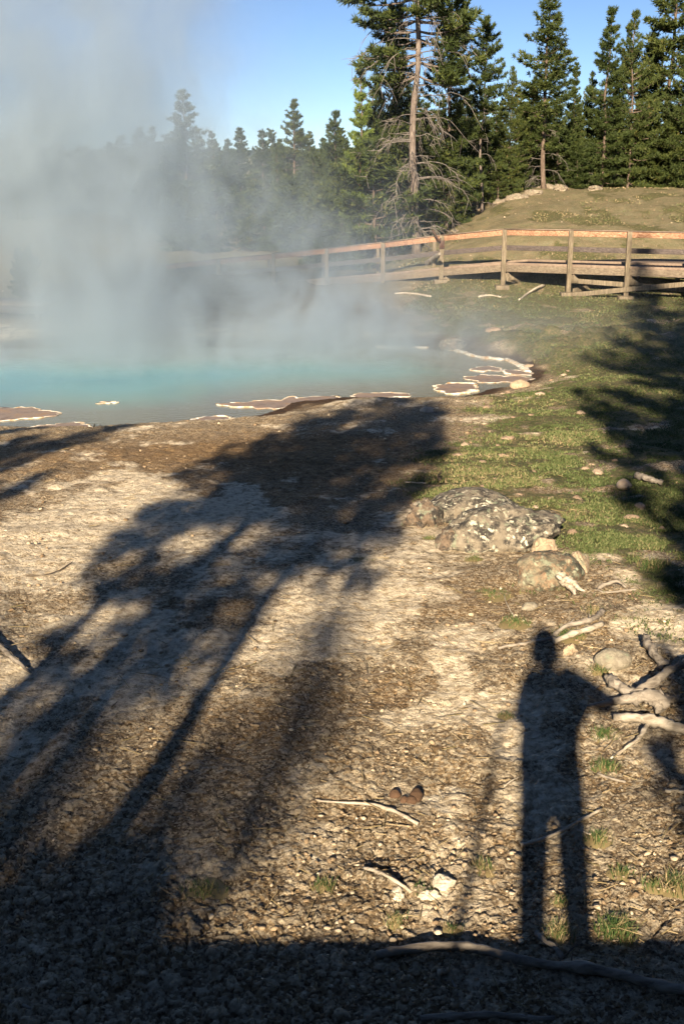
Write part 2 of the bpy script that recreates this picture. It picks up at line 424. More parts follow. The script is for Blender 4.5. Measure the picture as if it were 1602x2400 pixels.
def smooth_closed(pts, it=3):
    for _ in range(it):
        nx = np.roll(pts, -1, 0); pts = np.stack([pts * .75 + nx * .25, pts * .25 + nx * .75], 1).reshape(-1, pts.shape[1])
    return pts
def shelf(pxs, label, rimw=.030, rim_from=0.0, rim_to=1.0):
    p = np.array([Pz(a, b_, ZW)[:2] for a, b_ in pxs]); p = smooth_closed(p, 3)
    c = p.mean(0); ang = np.arange(len(p))
    p = p + (p - c) / (np.linalg.norm(p - c, axis=1)[:, None] + .01) * ((fbm(p[:, 0] * 5, p[:, 1] * 5, int(pxs[0][0]) % 91, 4) - .5) * .5)[:, None]
    root = empty('sinter_shelf', (*c, ZW), label, 'mineral shelf', 'mineral shelves along the pool edge')
    n = len(p); v = []; q = []
    ks = [1.0, 1.0, .9, .6, .25, 0.0]; zz = [-.06, .012, .016, .012, .010, .010]
    for k, z in zip(ks, zz): v.append(np.c_[(p - c) * k, np.full(n, z)])
    for r in range(len(ks) - 1):
        i = np.arange(n); j = (i + 1) % n
        q.append(np.stack([r * n + i, r * n + j, (r + 1) * n + j, (r + 1) * n + i], 1))
    link('shelf_top', mesh_np('shelf_top', np.concatenate(v), np.concatenate(q)), mt_shelf, root)
    i0, i1 = int(rim_from * n), int(rim_to * n)
    idx = np.arange(i0, i1 + (1 if rim_to >= 1 and rim_from <= 0 else 0)) % n
    mb = MB(); pts = np.c_[(p - c)[idx], np.full(len(idx), .010)]
    wv = rimw * np.clip(-.25 + 1.7 * fbm(np.arange(len(idx)) * .22, np.zeros(len(idx)), 4, 3), .04, 1.1)
    mb.tube(pts, wv, 6, True, .3)
    v = mb.v[0]; v[:, 2] = .010 + (v[:, 2] - .010) * .5
    mb.build('rim', mt_rim, root, True)
shelf([(508, 946), (590, 945), (640, 938), (700, 933), (790, 928), (812, 935), (760, 948), (690, 955), (640, 962), (560, 956)], 'long pinkish brown shelf with a white rim in the middle of the near shore')
shelf([(822, 930), (850, 922), (900, 919), (940, 923), (955, 930), (900, 937), (830, 938)], 'narrow shelf with white rim just right of the longest shelf')
shelf([(1012, 912), (1030, 902), (1080, 899), (1122, 905), (1120, 914), (1080, 924), (1035, 922)], 'oval brown shelf fully ringed in white', .055)
shelf([(1085, 888), (1110, 881), (1160, 880), (1205, 884), (1262, 888), (1235, 897), (1180, 897), (1110, 896)], 'brown green shelf reaching to the right tip of the pool')
shelf([(1098, 863), (1130, 859), (1172, 862), (1185, 868), (1150, 872), (1115, 869)], 'small pale rimmed shelf nearest the grassy right bank')
shelf([(1165, 874), (1190, 868), (1230, 872), (1245, 880), (1200, 880)], 'reddish shelf between two others at the right tip of the pool', .035)
shelf([(-60, 958), (0, 955), (90, 957), (150, 969), (110, 978), (60, 984), (-60, 990)], 'flat mauve shelf at the left end of the shore', .025)
shelf([(60, 1001), (150, 993), (205, 993), (215, 1003), (100, 1010)], 'thin orange tinged shelf left of the small twig', .03)
shelf([(212, 944), (250, 941), (290, 944), (250, 948)], 'tiny pale islet shelf alone in the water', .03)
shelf([(445, 987), (480, 978), (540, 981), (530, 992), (450, 995)], 'small rusty shelf with thick white rim by dark shore', .05)
# white rim line along the far right shore
mb = MB()
pts = [Pz(a, b_, ZW)[:2] for a, b_ in [(880, 815), (960, 816), (1010, 815), (1065, 820), (1100, 832), (1140, 840), (1195, 847), (1222, 858), (1236, 872)]]
pts = np.array(pts); tt = np.linspace(0, len(pts) - 1, 90)
px_ = np.interp(tt, range(len(pts)), pts[:, 0]); py_ = np.interp(tt, range(len(pts)), pts[:, 1])
py_ += (fbm(px_ * 3, py_ * 3, 5, 3) - .5) * .5
mb.tube(np.c_[px_, py_, np.full(90, ZW + .005)], .06 + .05 * vnoise(tt * 2, tt * 0, 9), 6, True, .5)
v = mb.v[0]; v[:, 2] = ZW + .005 + (v[:, 2] - ZW - .005) * .4
tag(mb.build('mineral_crust', mt_rim, None, True), 'crusty white mineral rim along the far right shore under the bank', 'mineral rim')

# ------------------------------------------------------------------ gravel, lawn (countless)
ico_v = ico_f = None
def ico(sub):
    bm = bmesh.new(); bmesh.ops.create_icosphere(bm, subdivisions=sub, radius=1)
    v = np.array([x.co[:] for x in bm.verts]); f = np.array([[w_.index for w_ in p.verts] for p in bm.faces]); bm.free(); return v, f
def mat_stone(name, c1, c2, c3, sc=12.0):
    m, nt, b = new_mat(name); co = objco(nt)
    oi = attr(nt, 'tint').outputs['Fac']
    k = mth(nt, 'ADD', mth(nt, 'MULTIPLY', noise(nt, co, sc, 5, .7), .7), mth(nt, 'MULTIPLY', oi, .4))
    nt.links.new(ramp(nt, k, [(.3, c1), (.55, c2), (.8, c3)]), b.inputs['Base Color'])
    bump(nt, b, noise(nt, co, sc * 3, 5, .7), .6, .02); return m
M_gravel = mat_stone('gravel_stone', (.20, .14, .085), (.40, .30, .19), (.74, .64, .48), 9)
M_stone = mat_stone('pale_stone', (.26, .18, .12), (.42, .31, .22), (.60, .49, .37), 10)
M_crust = mat_stone('crust_white', (.42, .35, .25), (.66, .58, .44), (.84, .78, .66), 16)
def scatter_xy(n, D0, D1, half=.33):
    u = rng.random(n); D = 1 / (1 / D0 - u * (1 / D0 - 1 / D1)); x = D * (rng.random(n) * 2 - 1) * half; return x, D
def gravel(n, D0, D1, s0, s1, name, wt):
    iv, jf = ico(1)
    x, y = scatter_xy(n, D0, D1)
    gm, wm, wet, brn = masks(x, y)
    pr = np.clip(wt - wm * .25 - gm * .6 - wet * .6, 0.02, 1) * sst(.35, .6, fbm(x * 1.4, y * 1.4, 101, 3) + .06)
    keep = (rng.random(n) < pr) & (pool_d(x, y) > .25)
    x, y = x[keep], y[keep]; n = len(x)
    s = (s0 + (s1 - s0) * rng.random(n) ** 5) * (.55 + y * .062)
    z = Zs(x, y) + s * .02 + .012 * sst(12, 5, y)
    sc = np.stack([s * (.7 + .8 * rng.random(n)), s * (.7 + .8 * rng.random(n)), s * (.45 + .4 * rng.random(n))], 1)
    a = rng.random(n) * 6.28; ca, sa = np.cos(a), np.sin(a)
    jit = 1 + (rng.random((n, len(iv))) - .5) * .95
    v = iv[None] * sc[:, None] * jit[..., None]
    v = np.stack([v[..., 0] * ca[:, None] - v[..., 1] * sa[:, None], v[..., 0] * sa[:, None] + v[..., 1] * ca[:, None], v[..., 2]], -1)
    v = v + np.stack([x, y, z], 1)[:, None]
    f = jf[None] + (np.arange(n) * len(iv))[:, None, None]
    me = mesh_np(name, v.reshape(-1, 3), None, f.reshape(-1, 3), False)
    fattr(me, 'tint', np.repeat(rng.random(n) ** 1.7, len(iv)))
    tag(link(name, me, M_gravel), kind='stuff')
gravel(40000, 3.9, 30, .0022, .018, 'gravel', .35)
gravel(6000, 30, 60, .003, .012, 'hill_gravel', 1.0)

def mat_blade(name, cols, dry=None):
    m, nt, b = new_mat(name); t = attr(nt, 'tint').outputs['Fac']
    nt.links.new(ramp(nt, t, cols), b.inputs['Base Color']); b.inputs['Roughness'].default_value = .7
    return m
M_grass = mat_blade('grass_blades', [(0, (.055, .078, .024)), (.42, (.115, .145, .050)), (.66, (.20, .195, .090)), (.84, (.26, .20, .11)), (1, (.40, .30, .18))])
M_tuft = mat_blade('tuft_blades', [(0, (.025, .055, .014)), (.45, (.055, .11, .028)), (.65, (.10, .14, .045)), (.78, (.24, .19, .09)), (1, (.40, .31, .18))])
def blades(x, y, z, hgt, wid, lean, tint):
    n = len(x); a = rng.random(n) * 6.28; b_ = rng.random(n) * 6.28
    base = np.stack([x, y, z], 1); sd = np.stack([np.cos(a), np.sin(a), a * 0], 1) * wid[:, None] * .5
    ln = np.stack([np.cos(b_), np.sin(b_), b_ * 0], 1) * (lean * hgt)[:, None]
    mid = base + ln * .35 + np.array([0, 0, 1]) * (hgt * .6)[:, None]
    tip = base + ln + np.array([0, 0, 1]) * hgt[:, None]
    v = np.stack([base - sd, base + sd, mid + sd * .7, mid - sd * .7, tip], 1)
    i = np.arange(n)[:, None] * 5
    return v.reshape(-1, 3), i + np.array([[0, 1, 2, 3]]), i + np.array([[3, 2, 4]]), np.repeat(tint, 5)
def build_lawn():
    X = []; Y = []
    n = 620000
    x = None
    u = rng.random(n); D0, D1 = 7.5, 60.; y = 1 / (1 / D0 - u * (1 / D0 - 1 / D1)); x = y * (rng.random(n) * .50 - .10)
    gm, wm, wet, brn = masks(x, y)
    n2 = fbm(x * 5, y * 5, 111, 3)
    keep = (rng.random(n) < gm * sst(.38, .66, n2 * .5 + .5 * fbm(x * 1.6, y * 1.6, 117, 3) + .04 + .12 * sst(24, 30, y)) * 1.0) & (pool_d(x, y) > .12)
    x, y = x[keep], y[keep]; n = len(x); n3 = fbm(x * .7, y * .7, 115, 4)
    h = (.012 + .024 * rng.random(n)) * (.6 + .8 * n3) * (.8 + y * .012); wd = .0045 + .00055 * y
    far = sst(37, 40, y)
    tint = np.clip(rng.random(n) ** 1.3 * .75 + (n3 - .5) * .9 + .05 + far * .28, 0, 1)
    v, q, t, a = blades(x, y, Zs(x, y), h, wd * np.ones(n), .3 + .8 * rng.random(n), tint)
    me = mesh_np('grass', v, q, t, False); fattr(me, 'tint', a); o = link('grass', me, M_grass); tag(o, kind='stuff')
    print('lawn blades', n)
build_lawn()
def tuft(px, py, r, hgt, n, label, dry=0.0, spread=.9):
    n = int(n * 1.5); c = G(px, py)
    a = rng.random(n) * 6.28; rr = np.minimum(np.abs(rng.normal(size=n)) * .5, .85) * r
    x = np.cos(a) * rr; y = np.sin(a) * rr
    h = hgt * .6 * (.25 + .8 * rng.random(n)); tint = np.clip(rng.random(n) * .85 + dry * .8 * rng.random(n), 0, 1)
    v, q, t, at = blades(x, y, Zs(x + c[0], y + c[1]) - c[2], h, np.full(n, .0024) + .0003 * c[1], spread * (.15 + 1.1 * rng.random(n)), tint)
    ca = np.linspace(0, 2 * math.pi, 20, endpoint=False); dr = r * (.75 + .35 * vnoise(ca * 1.6, ca * 0, int(px))) ; dx = np.r_[0, np.cos(ca) * dr]; dy = np.r_[0, np.sin(ca) * dr]
    dz = Zs(dx + c[0], dy + c[1]) - c[2] + np.r_[.016, np.full(20, -.004)]; nb = len(v)
    v = np.concatenate([v, np.c_[dx, dy, dz]]); at = np.r_[at, np.full(21, .8)]
    t = np.concatenate([t, np.array([[nb, nb + 1 + k, nb + 1 + (k + 1) % 20] for k in range(20)])])
    me = mesh_np('grass_tuft', v, q, t, False); fattr(me, 'tint', at); o = link('grass_tuft', me, M_tuft); o.location = c
    tag(o, label, 'grass tuft', 'grass tufts on the near ground')
TUFTS = [(1440, 2190, .10, .14, 260, 'thick bright green tuft right of the photographer shadow legs near the bottom', .15),
    (1310, 2190, .09, .14, 120, 'half dry tuft standing between the shadow of the two legs', .8),
    (1455, 2050, .07, .08, 110, 'small green tuft above the thick bright one at lower right', .2),
    (1415, 1725, .10, .09, 200, 'green tuft just below the broken end of the forked log', .1),
    (1420, 1800, .10, .09, 200, 'green tuft under the hanging branch of the forked log', .15),
    (1400, 1970, .08, .10, 110, 'green tuft right of the pale stick crossing the leg shadows', .3),
    (1330, 1490, .13, .08, 240, 'green tuft beside the pale split log above the shadow shoulder', .1),
    (1205, 1460, .13, .07, 260, 'lush low tuft left of the shadow head', .05),
    (1150, 1395, .17, .06, 260, 'wide flat tuft below the lichen boulders', .25),
    (1310, 2120, .05, .10, 60, 'sparse tuft in the gap between the leg shadows', .5),
    (1130, 2040, .07, .10, 90, 'half dry tuft on the thin pole shadow', .9),
    (990, 2095, .06, .08, 110, 'green tuft touching the lower end of the arched stick', .3),
    (925, 2165, .06, .09, 80, 'olive tuft left of the pole shadow near the bottom', .5),
    (1060, 2180, .05, .07, 60, 'small tuft straight above the long dark log', .5),
    (900, 1350, .01, .01, 4, None, 0),
    (845, 1313, .16, .04, 160, 'low dark green tuft alone on the open ground', .1),
    (760, 2080, .07, .10, 90, 'thin tuft at the edge of the deep shadow left of centre', .4),
    (480, 2090, .12, .08, 160, 'dark tuft lying in deep shadow at lower left', .3),
    (1530, 1330, .16, .14, 240, 'tall pale tipped tuft behind the curled driftwood', .35),
    (1400, 1575, .07, .10, 90, 'tuft at the foot of the rounded grey stone', .6),
    (1185, 1680, .06, .07, 70, 'sparse tuft at the left edge of the torso shadow', .6),
    (1390, 1440, .10, .12, 130, 'dry straw coloured tuft behind the two split logs', 1.0),
    (1590, 2080, .10, .14, 150, 'dry brown tuft at the right edge low down', 1.0),
    (1530, 2080, .06, .10, 80, 'small green tuft beside the dry one at the right edge', .3),
    (1010, 1265, .12, .06, 140, 'soft tuft at the left foot of the biggest boulder', .4),
    (1110, 1310, .10, .05, 150, 'bright tuft in front of the biggest boulder', .2),
    (1230, 1320, .06, .07, 90, 'narrow tuft wedged between the two lichen boulders', .2),
    (985, 1220, .12, .06, 120, 'pale tuft left of the brown boulder', .5)]
for t in TUFTS:
    if t[5]: tuft(*t)

# ------------------------------------------------------------------ boulders and stones
def mat_rock(name, base1, base2, spots, spotc, dark=(.05, .045, .04)):
    m, nt, b = new_mat(name); co = objco(nt)
    n = noise(nt, co, 5, 6, .7)
    col = ramp(nt, n, [(.3, base1), (.6, base2)])
    col = mix(nt, gr(nt, noise(nt, co, 6, 8, .8), .45, .55), col, dark)
    gs = N(nt, 'ShaderNodeNewGeometry'); sx = N(nt, 'ShaderNodeSeparateXYZ'); nt.links.new(co, sx.inputs[0])
    nx = N(nt, 'ShaderNodeSeparateXYZ'); nt.links.new(gs.outputs['Normal'], nx.inputs[0])
    nv = N(nt, 'ShaderNodeTexNoise'); nv.inputs['Scale'].default_value = 14; nv.inputs['Detail'].default_value = 4; nt.links.new(co, nv.inputs['Vector'])
    dco = mix(nt, .12, co, nv.outputs['Color'])
    vm = voro(nt, dco, 21)
    patch = noise(nt, co, 7, 4, .6)
    sp1 = mth(nt, 'MULTIPLY', ramp(nt, vm, [(.25, (1, 1, 1)), (.42, (0, 0, 0))]), gr(nt, patch, .42, .56))
    col = mix(nt, mth(nt, 'MULTIPLY', sp1, spots), col, spotc)
    col = mix(nt, mth(nt, 'MULTIPLY', gr(nt, noise(nt, scaled(nt, co, (1, 1, 1), (1, 2, 3)), 9, 5, .7), .56, .62), .7), col, (.27, .30, .21))
    nt.links.new(col, b.inputs['Base Color'])
    bump(nt, b, mth(nt, 'ADD', noise(nt, co, 12, 8, .7), mth(nt, 'MULTIPLY', noise(nt, co, 60, 3), .3)), .8, .03); return m
M_lich = mat_rock('lichen_rock', (.17, .14, .10), (.30, .26, .20), .95, (.66, .62, .48))
M_brown = mat_rock('brown_rock', (.14, .10, .07), (.25, .19, .135), .6, (.55, .52, .42))
M_green = mat_rock('green_lichen_rock', (.20, .22, .16), (.34, .20, .12), .6, (.50, .53, .38), (.08, .08, .06))
M_tan = mat_rock('tan_rock', (.46, .34, .22), (.56, .44, .30), .25, (.66, .60, .46), (.34, .25, .17))
M_grey = mat_rock('grey_rock', (.30, .27, .20), (.36, .32, .24), .2, (.6, .55, .45), (.24, .21, .16))
def rock_mesh(name, size, seed, sub=5, amp=.28, flat=.5, freq=1.3, facet=0.0):
    v, f = ico(sub); r = np.random.default_rng(seed)
    o = r.random(3) * 40
    n = (fbm(v[:, 0] * freq + o[0], v[:, 1] * freq + v[:, 2] * .9 + o[1], seed, 4) + fbm(v[:, 2] * freq + o[2], v[:, 0] * freq - v[:, 1] + o[0], seed + 3, 4)) - 1
    v = v * (1 + amp * n * 1.6)[:, None]
    for _ in range(9):                      # planes shear the lump into faces
        d = r.normal(size=3); d /= np.linalg.norm(d); k = .72 + .2 * r.random()
        t = v @ d; m = t > k; v[m] -= ((t[m] - k) * (.55 + facet))[:, None] * d
    v[:, 2] = np.where(v[:, 2] < -flat, -flat + (v[:, 2] + flat) * .1, v[:, 2])
    v = v * np.array(size) / 2
    fine = fbm(v[:, 0] * 22 + v[:, 2] * 9, v[:, 1] * 22 - v[:, 2] * 11, seed + 7, 4) - .5
    v = v * (1 + fine * .10)[:, None]
    me = mesh_np(name, v, None, f, True); fattr(me, 'tint', np.full(len(v), r.random())); return me
def rock(px, py, size, mat, label, seed, rz=0, sink=.25, cat='rock', name='boulder', group=None, dx=0, dy=0, lift=0, **kw):
    c = G(px, py); c = c + np.array([dx, dy, 0]); c[2] = Z1(c[0], c[1])
    o = link(name, rock_mesh(name, size, seed, **kw), mat); o.location = (c[0], c[1], c[2] + size[2] * (.5 - sink) * .6 + lift); o.rotation_euler.z = rz
    return tag(o, label, cat, group)
rock(1168, 1292, (1.06, .85, .52), M_lich, 'biggest boulder, rounded and covered in white lichen spots', 11, .3, dy=.25, amp=.38, facet=.3, freq=1.9)
rock(1115, 1225, (.95, .75, .36), M_lich, 'low dark lichen slab behind the biggest boulder', 12, -.2, dy=.3)
rock(995, 1232, (.36, .32, .34), M_brown, 'smooth brown boulder at the left end of the cluster', 13, .4, dy=.1, amp=.5, freq=2, facet=.3)
rock(1085, 1285, (.50, .36, .34), M_brown, 'tan grey boulder leaning at the front left of the cluster', 14, .2, dy=.08, amp=.5, freq=2, facet=.3)
rock(1275, 1305, (.24, .2, .26), M_tan, 'tan furrowed rock at the right foot of the biggest boulder', 15, .1, dy=.05, amp=.5, freq=2.4, facet=.3)
rock(1290, 1375, (.62, .46, .36), M_green, 'green and rust lichen boulder, second largest, to the right', 16, .5, dy=.15, amp=.3, facet=.3)
rock(1350, 1335, (.24, .2, .22), M_tan, 'pale rounded rock resting against the green lichen boulder', 17, .8, lift=.0, amp=.5, freq=2, facet=.3)
rock(1062, 1196, (.30, .10, .08), M_brown, 'flat rusty slab lying on the brown boulder', 18, -.25, lift=.12)
rock(1432, 1562, (.235, .17, .16), M_grey, 'rounded grey stone with a flat top above the driftwood roots', 19, 0, sink=.1, amp=.12, sub=4)
rock(1332, 1530, (.10, .08, .08), M_tan, 'small bright white stone on the shadow shoulder', 20, .4, name='stone', sub=4, amp=.55, freq=2.5, facet=.4)
rock(1240, 1425, (.13, .10, .07), M_grey, 'flat grey stone below the lichen boulders', 21, .4, name='stone', sub=3)
rock(1060, 814, (.70, .6, .42), M_brown, 'rounded rock in thin steam at the far corner of the pool', 22, .2, sink=.3)
rock(1155, 778, (.45, .3, .2), M_stone, 'flat white stone on the grass above the bank', 23, .1, name='stone', sub=3)
rock(1218, 907, (.42, .3, .22), M_tan, 'tan stone beside the right tip of the pool', 24, .1, name='stone', sub=3)
rock(1000, 967, (.24, .2, .14), M_stone, 'pale stone on the brown shore in front of the oval shelf', 25, .1, name='stone', sub=3)
rock(1005, 2105, (.085, .07, .05), M_crust, 'white lump beside the lower end of the arched stick', 26, .1, name='stone', sub=4, sink=.1, amp=.6, freq=3.2, facet=.4)
rock(1035, 2078, (.13, .10, .06), M_crust, 'largest white crust lump right of the arched stick', 27, .7, name='stone', sub=4, sink=.1, amp=.6, freq=3.2, facet=.4)
rock(930, 2103, (.10, .06, .045), M_crust, 'white crust lump left of the arched stick', 28, 1.7, name='stone', sub=4, sink=.1, amp=.6, freq=3.2, facet=.4)
rock(1460, 1145, (.22, .16, .13), M_stone, 'grey white stone in the tree shadow on the lawn', 29, 1.7, name='stone', sub=3, sink=0)
stone_pts = [(1225, 1210), (1290, 1168), (1255, 1190), (1010, 1190), (1330, 1095), (1200, 980), (1190, 1030), (1135, 995), (1145, 1012), (1100, 1100), (1130, 1140), (1180, 1070), (1320, 880), (1240, 860),
    (1290, 892), (1190, 920), (1140, 955), (1265, 925), (1360, 970), (1240, 975), (1165, 1045), (1070, 1070), (1400, 1110), (1385, 1090), (1350, 1170), (1300, 1215), (1215, 1160), (1415, 1015),
    (1130, 1085), (1440, 1080), (1470, 1050), (1420, 1215), (1460, 1235), (1370, 1100), (1250, 1105), (1410, 1150), (1265, 1120), (1035, 1180), (1500, 1190), (1080, 985), (1330, 870), (1145, 905), (1175, 925), (1480, 1215), (1340, 1250), (1550, 1240), (1160, 1125), (1090, 1045)]
st_meshes = [rock_mesh('stone', (1, .8, .55), 40 + i, 3, .55, .5, 2.2, .4) for i in range(5)]
for me in st_meshes: me.materials.append(M_stone)
for i, (a, b_) in enumerate(stone_pts):
    c = G(a, b_); s = .035 + .10 * rng.random() ** 2 + .0015 * c[1]
    o = bpy.data.objects.new('stone', st_meshes[i % 5]); C.objects.link(o); o.location = (c[0], c[1], c[2] + s * .08); o.scale = (s * (1 + rng.random() * .5), s, s); o.rotation_euler.z = rng.random() * 6
    tag(o, 'small tan stone, one of many lying in the sunlit grass', 'stone', 'small stones scattered over the lawn')

# ------------------------------------------------------------------ wood
def mat_wood(name, c1, c2, c3, stretch=(3, 3, 40), grain=1.0, rough=.8):
    m, nt, b = new_mat(name); co = objco(nt)
    n = noise(nt, scaled(nt, co, stretch), grain, 6, .65, .6)
    n2 = noise(nt, co, 3, 3)
    c = ramp(nt, n, [(.32, c1), (.5, c2), (.68, c3)])
    c = mix(nt, gr(nt, n2, .35, .75), c, mix(nt, .5, c, c1))
    nt.links.new(c, b.inputs['Base Color']); b.inputs['Roughness'].default_value = rough
    bump(nt, b, n, .5, .01); return m
M_drift = mat_wood('driftwood', (.12, .10, .08), (.31, .27, .22), (.46, .41, .34), (8, 30, 30), 1.0)
M_driftb = mat_wood('bleached_driftwood', (.22, .18, .13), (.50, .44, .35), (.68, .62, .52), (8, 30, 30), 1.0)
M_driftd = mat_wood('dark_twig', (.05, .04, .03), (.12, .095, .07), (.2, .16, .12), (8, 30, 30), 1.0)
def wob(path, n, amp, seed):
    path = np.asarray(path, float); t = np.linspace(0, len(path) - 1, n)
    # Catmull-like smoothing by interpolating on a chaikin refined path
    q = path
    for _ in range(2):
        q = np.concatenate([q[:1], np.stack([q[:-1] * .75 + q[1:] * .25, q[:-1] * .25 + q[1:] * .75], 1).reshape(-1, 3), q[-1:]])
    s = np.r_[0, np.cumsum(np.linalg.norm(np.diff(q, axis=0), axis=1))]; t = np.linspace(0, s[-1], n)
    p = np.stack([np.interp(t, s, q[:, i]) for i in range(3)], 1)
    for i in range(3): p[:, i] += (fbm(t * 6 / max(s[-1], .3), t * 0 + i * 7.7, seed, 3) - .5) * amp
    return p
def stick(branches, mat, label, name='driftwood', cat='driftwood', seed=1, lift=.0, jit=.25, nseg=18, group=None):
    """branches: list of (list of (px, py, height above ground), radius start, radius end)"""
    c0 = G(*branches[0][0][0][:2]); mb = MB()
    for k, (pts, r0, r1) in enumerate(branches):
        w_ = []
        for p in pts:
            h = p[2] if len(p) > 2 else 0
            # height above ground moves the point along the view ray towards the camera so it stays on its picture place
            g = G(p[0], p[1])
            if h: 
                x, y, z = (float(a) for a in ray(p[0], p[1])); dD = h / (-z / y); D = g[1] - dD; g = np.array([x * D / y, D, CAM[2] + z * D / y])
            w_.append(g + np.array([0, 0, max(r0, r1) * .55 + lift]))
        p = wob(w_, nseg, min(r0 * 1.2, .03), seed + k)
        rr = .72 * np.linspace(r0, r1, nseg) * (1 + .35 * (fbm(np.arange(nseg) * .5, np.full(nseg, k * 3.3), seed, 3) - .5))
        mb.tube(p - c0, rr * (1 + .35 * (rng.random(nseg) - .5)), 11, True, jit * 1.5)
    o = mb.build(name, mat, None, True); o.location = c0
    return tag(o, label, cat, group)
stick([([(1165, 1522), (1230, 1512), (1300, 1498)], .012, .02)], M_drift, 'thin pale log running into the shadow head from the left', seed=2)
stick([([(1298, 1508, .02), (1340, 1492, .03), (1385, 1475, .03), (1412, 1468, .02)], .030, .024), ([(1300, 1509), (1316, 1500, .03)], .02, .008)], M_driftb, 'split bleached log right of the shadow head', seed=3)
stick([([(1296, 1494), (1318, 1474, .03), (1350, 1464, .04), (1385, 1458, .04), (1415, 1436, .02)], .022, .026), ([(1330, 1470, .03), (1345, 1450, .06)], .012, .005), ([(1378, 1460, .04), (1380, 1438, .08)], .01, .005)], M_drift, 'grey branch with short knobs behind the split bleached log', seed=4)
stick([([(1400, 1382), (1425, 1368, .05), (1450, 1364, .06), (1464, 1380, .0)], .020, .014)], M_drift, 'grey curled root arching beside the green lichen boulder', seed=5)
stick([([(1396, 1382), (1412, 1392), (1450, 1388), (1494, 1383)], .009, .014)], M_drift, 'thin grey root lying below the curled one', seed=6)
stick([([(1508, 1502, .06), (1530, 1540, .06), (1560, 1570, .0)], .034, .046), ([(1512, 1505, .06), (1522, 1492, .10)], .02, .006)], M_drift, 'broad grey slab of wood leaning in the shade at right', seed=7, jit=.5)
stick([([(1372, 1672), (1420, 1662), (1480, 1650, .03), (1530, 1645, .05), (1562, 1668, .0)], .012, .075), ([(1530, 1648, .05), (1545, 1680)], .05, .02), ([(1540, 1645, .05), (1585, 1650)], .05, .02)], M_drift, 'thick weathered root stump fanning out at the right', seed=8, jit=.35, nseg=26)
stick([([(1424, 1598, .05), (1450, 1618, .06), (1490, 1640, .04)], .050, .035), ([(1480, 1638, .04), (1510, 1620, .10), (1550, 1590, .12), (1620, 1552, .14)], .045, .028)], M_drift, 'forked grey root rising in a V in the shade', seed=9, jit=.35)
stick([([(1436, 1692, .03), (1470, 1690, .05), (1512, 1694, .06), (1560, 1710, .05), (1640, 1728, .02)], .030, .050), ([(1518, 1697, .06), (1500, 1730, .04), (1470, 1755, .02), (1430, 1782)], .020, .009),
       ([(1512, 1700, .05), (1506, 1732)], .013, .005), ([(1570, 1705, .06), (1574, 1690, .09)], .02, .006), ([(1496, 1690, .06), (1497, 1680, .08)], .012, .005)], M_driftb, 'bleached forked log with a broken end and a drooping branch', seed=10, jit=.3, nseg=24)
stick([([(1218, 1984), (1260, 1974, .02), (1300, 1958, .03), (1345, 1934, .03), (1408, 1900, .02)], .014, .010), ([(1335, 1940, .02), (1385, 1958)], .008, .005)], M_driftb, 'pale stick crossing both shadow legs', seed=11)
stick([([(738, 1880), (800, 1884, .01), (870, 1886, .02), (930, 1905, .03), (978, 1934, .02)], .006, .014)], M_driftb, 'slender curved stick with one split end near the picture middle', seed=12)
stick([([(852, 2036, .03), (890, 2046, .06), (935, 2072, .05), (970, 2100, .0)], .013, .009)], M_driftb, 'short arched stick standing off the ground over its shadow', seed=13)
stick([([(884, 2246), (960, 2232, .02), (1060, 2222, .03), (1150, 2240, .03), (1230, 2262, .02), (1330, 2270, .02), (1430, 2290, .02), (1660, 2345, .02)], .028, .034)], M_drift, 'long thick grey log lying across the bottom right in shadow', seed=14, jit=.15, nseg=40)
stick([([(-30, 1488, .05), (10, 1530, .05), (40, 1555, .03), (72, 1586, .0)], .030, .012)], M_drift, 'grey stick at the left edge of the picture', seed=15)
stick([([(772, 1590), (830, 1588), (880, 1584, .01), (922, 1574, .03)], .007, .010), ([(862, 1584), (858, 1560, .04), (842, 1540, .08)], .006, .004), ([(836, 1586), (820, 1570, .03), (795, 1562, .04)], .004, .003),
       ([(800, 1590), (770, 1572, .03), (740, 1556, .05), (700, 1545, .07), (682, 1575, .0)], .004, .003), ([(728, 1552, .05), (715, 1565, .05), (735, 1590)], .003, .002)], M_driftd, 'dark branched twig with upright knobs near the centre', 'twig', 'twig', 16)
stick([([(1256, 2190, .02), (1285, 2215, .02), (1322, 2248)], .018, .014)], M_drift, 'short grey branch leaning onto the long log between the leg shadows', seed=17)
stick([([(1288, 2278, .0), (1320, 2240, .04), (1352, 2215, .05)], .004, .004), ([(1333, 2285, .0), (1340, 2235, .08)], .004, .003)], M_driftd, 'thin reddish crossed twigs on the long log', 'twig', 'twig', 18)
stick([([(1400, 1815), (1430, 1828), (1465, 1836)], .008, .012)], M_drift, 'small grey stick under the tuft at right', seed=19)
stick([([(1555, 1856, .02), (1620, 1862, .02)], .012, .014)], M_driftb, 'short white stick at the right edge', seed=20)
stick([([(1060, 2300), (1075, 2340), (1090, 2365)], .006, .005)], M_drift, 'faint thin stick in the deep shadow below the long log', seed=21)
stick([([(0, 2345, .0), (45, 2358), (90, 2372)], .013, .008)], M_drift, 'dim stick at the bottom left corner', seed=22)
stick([([(985, 2392), (1100, 2384, .02), (1300, 2396)], .02, .02)], M_drift, 'dim straight log cut by the bottom edge', seed=23)
stick([([(1180, 1845), (1200, 1828, .01), (1232, 1815)], .005, .003)], M_driftb, 'small crooked pale twig left of the torso shadow', 'twig', 'twig', 24)
stick([([(0, 1352), (60, 1352), (130, 1345), (170, 1318, .02)], .006, .006)], M_driftd, 'dark wiry twig on the sunlit left ground', 'twig', 'twig', 25)
stick([([(700, 1352), (740, 1348), (800, 1350)], .008, .006)], M_driftd, 'dark straight twig above the middle of the picture', 'twig', 'twig', 26)
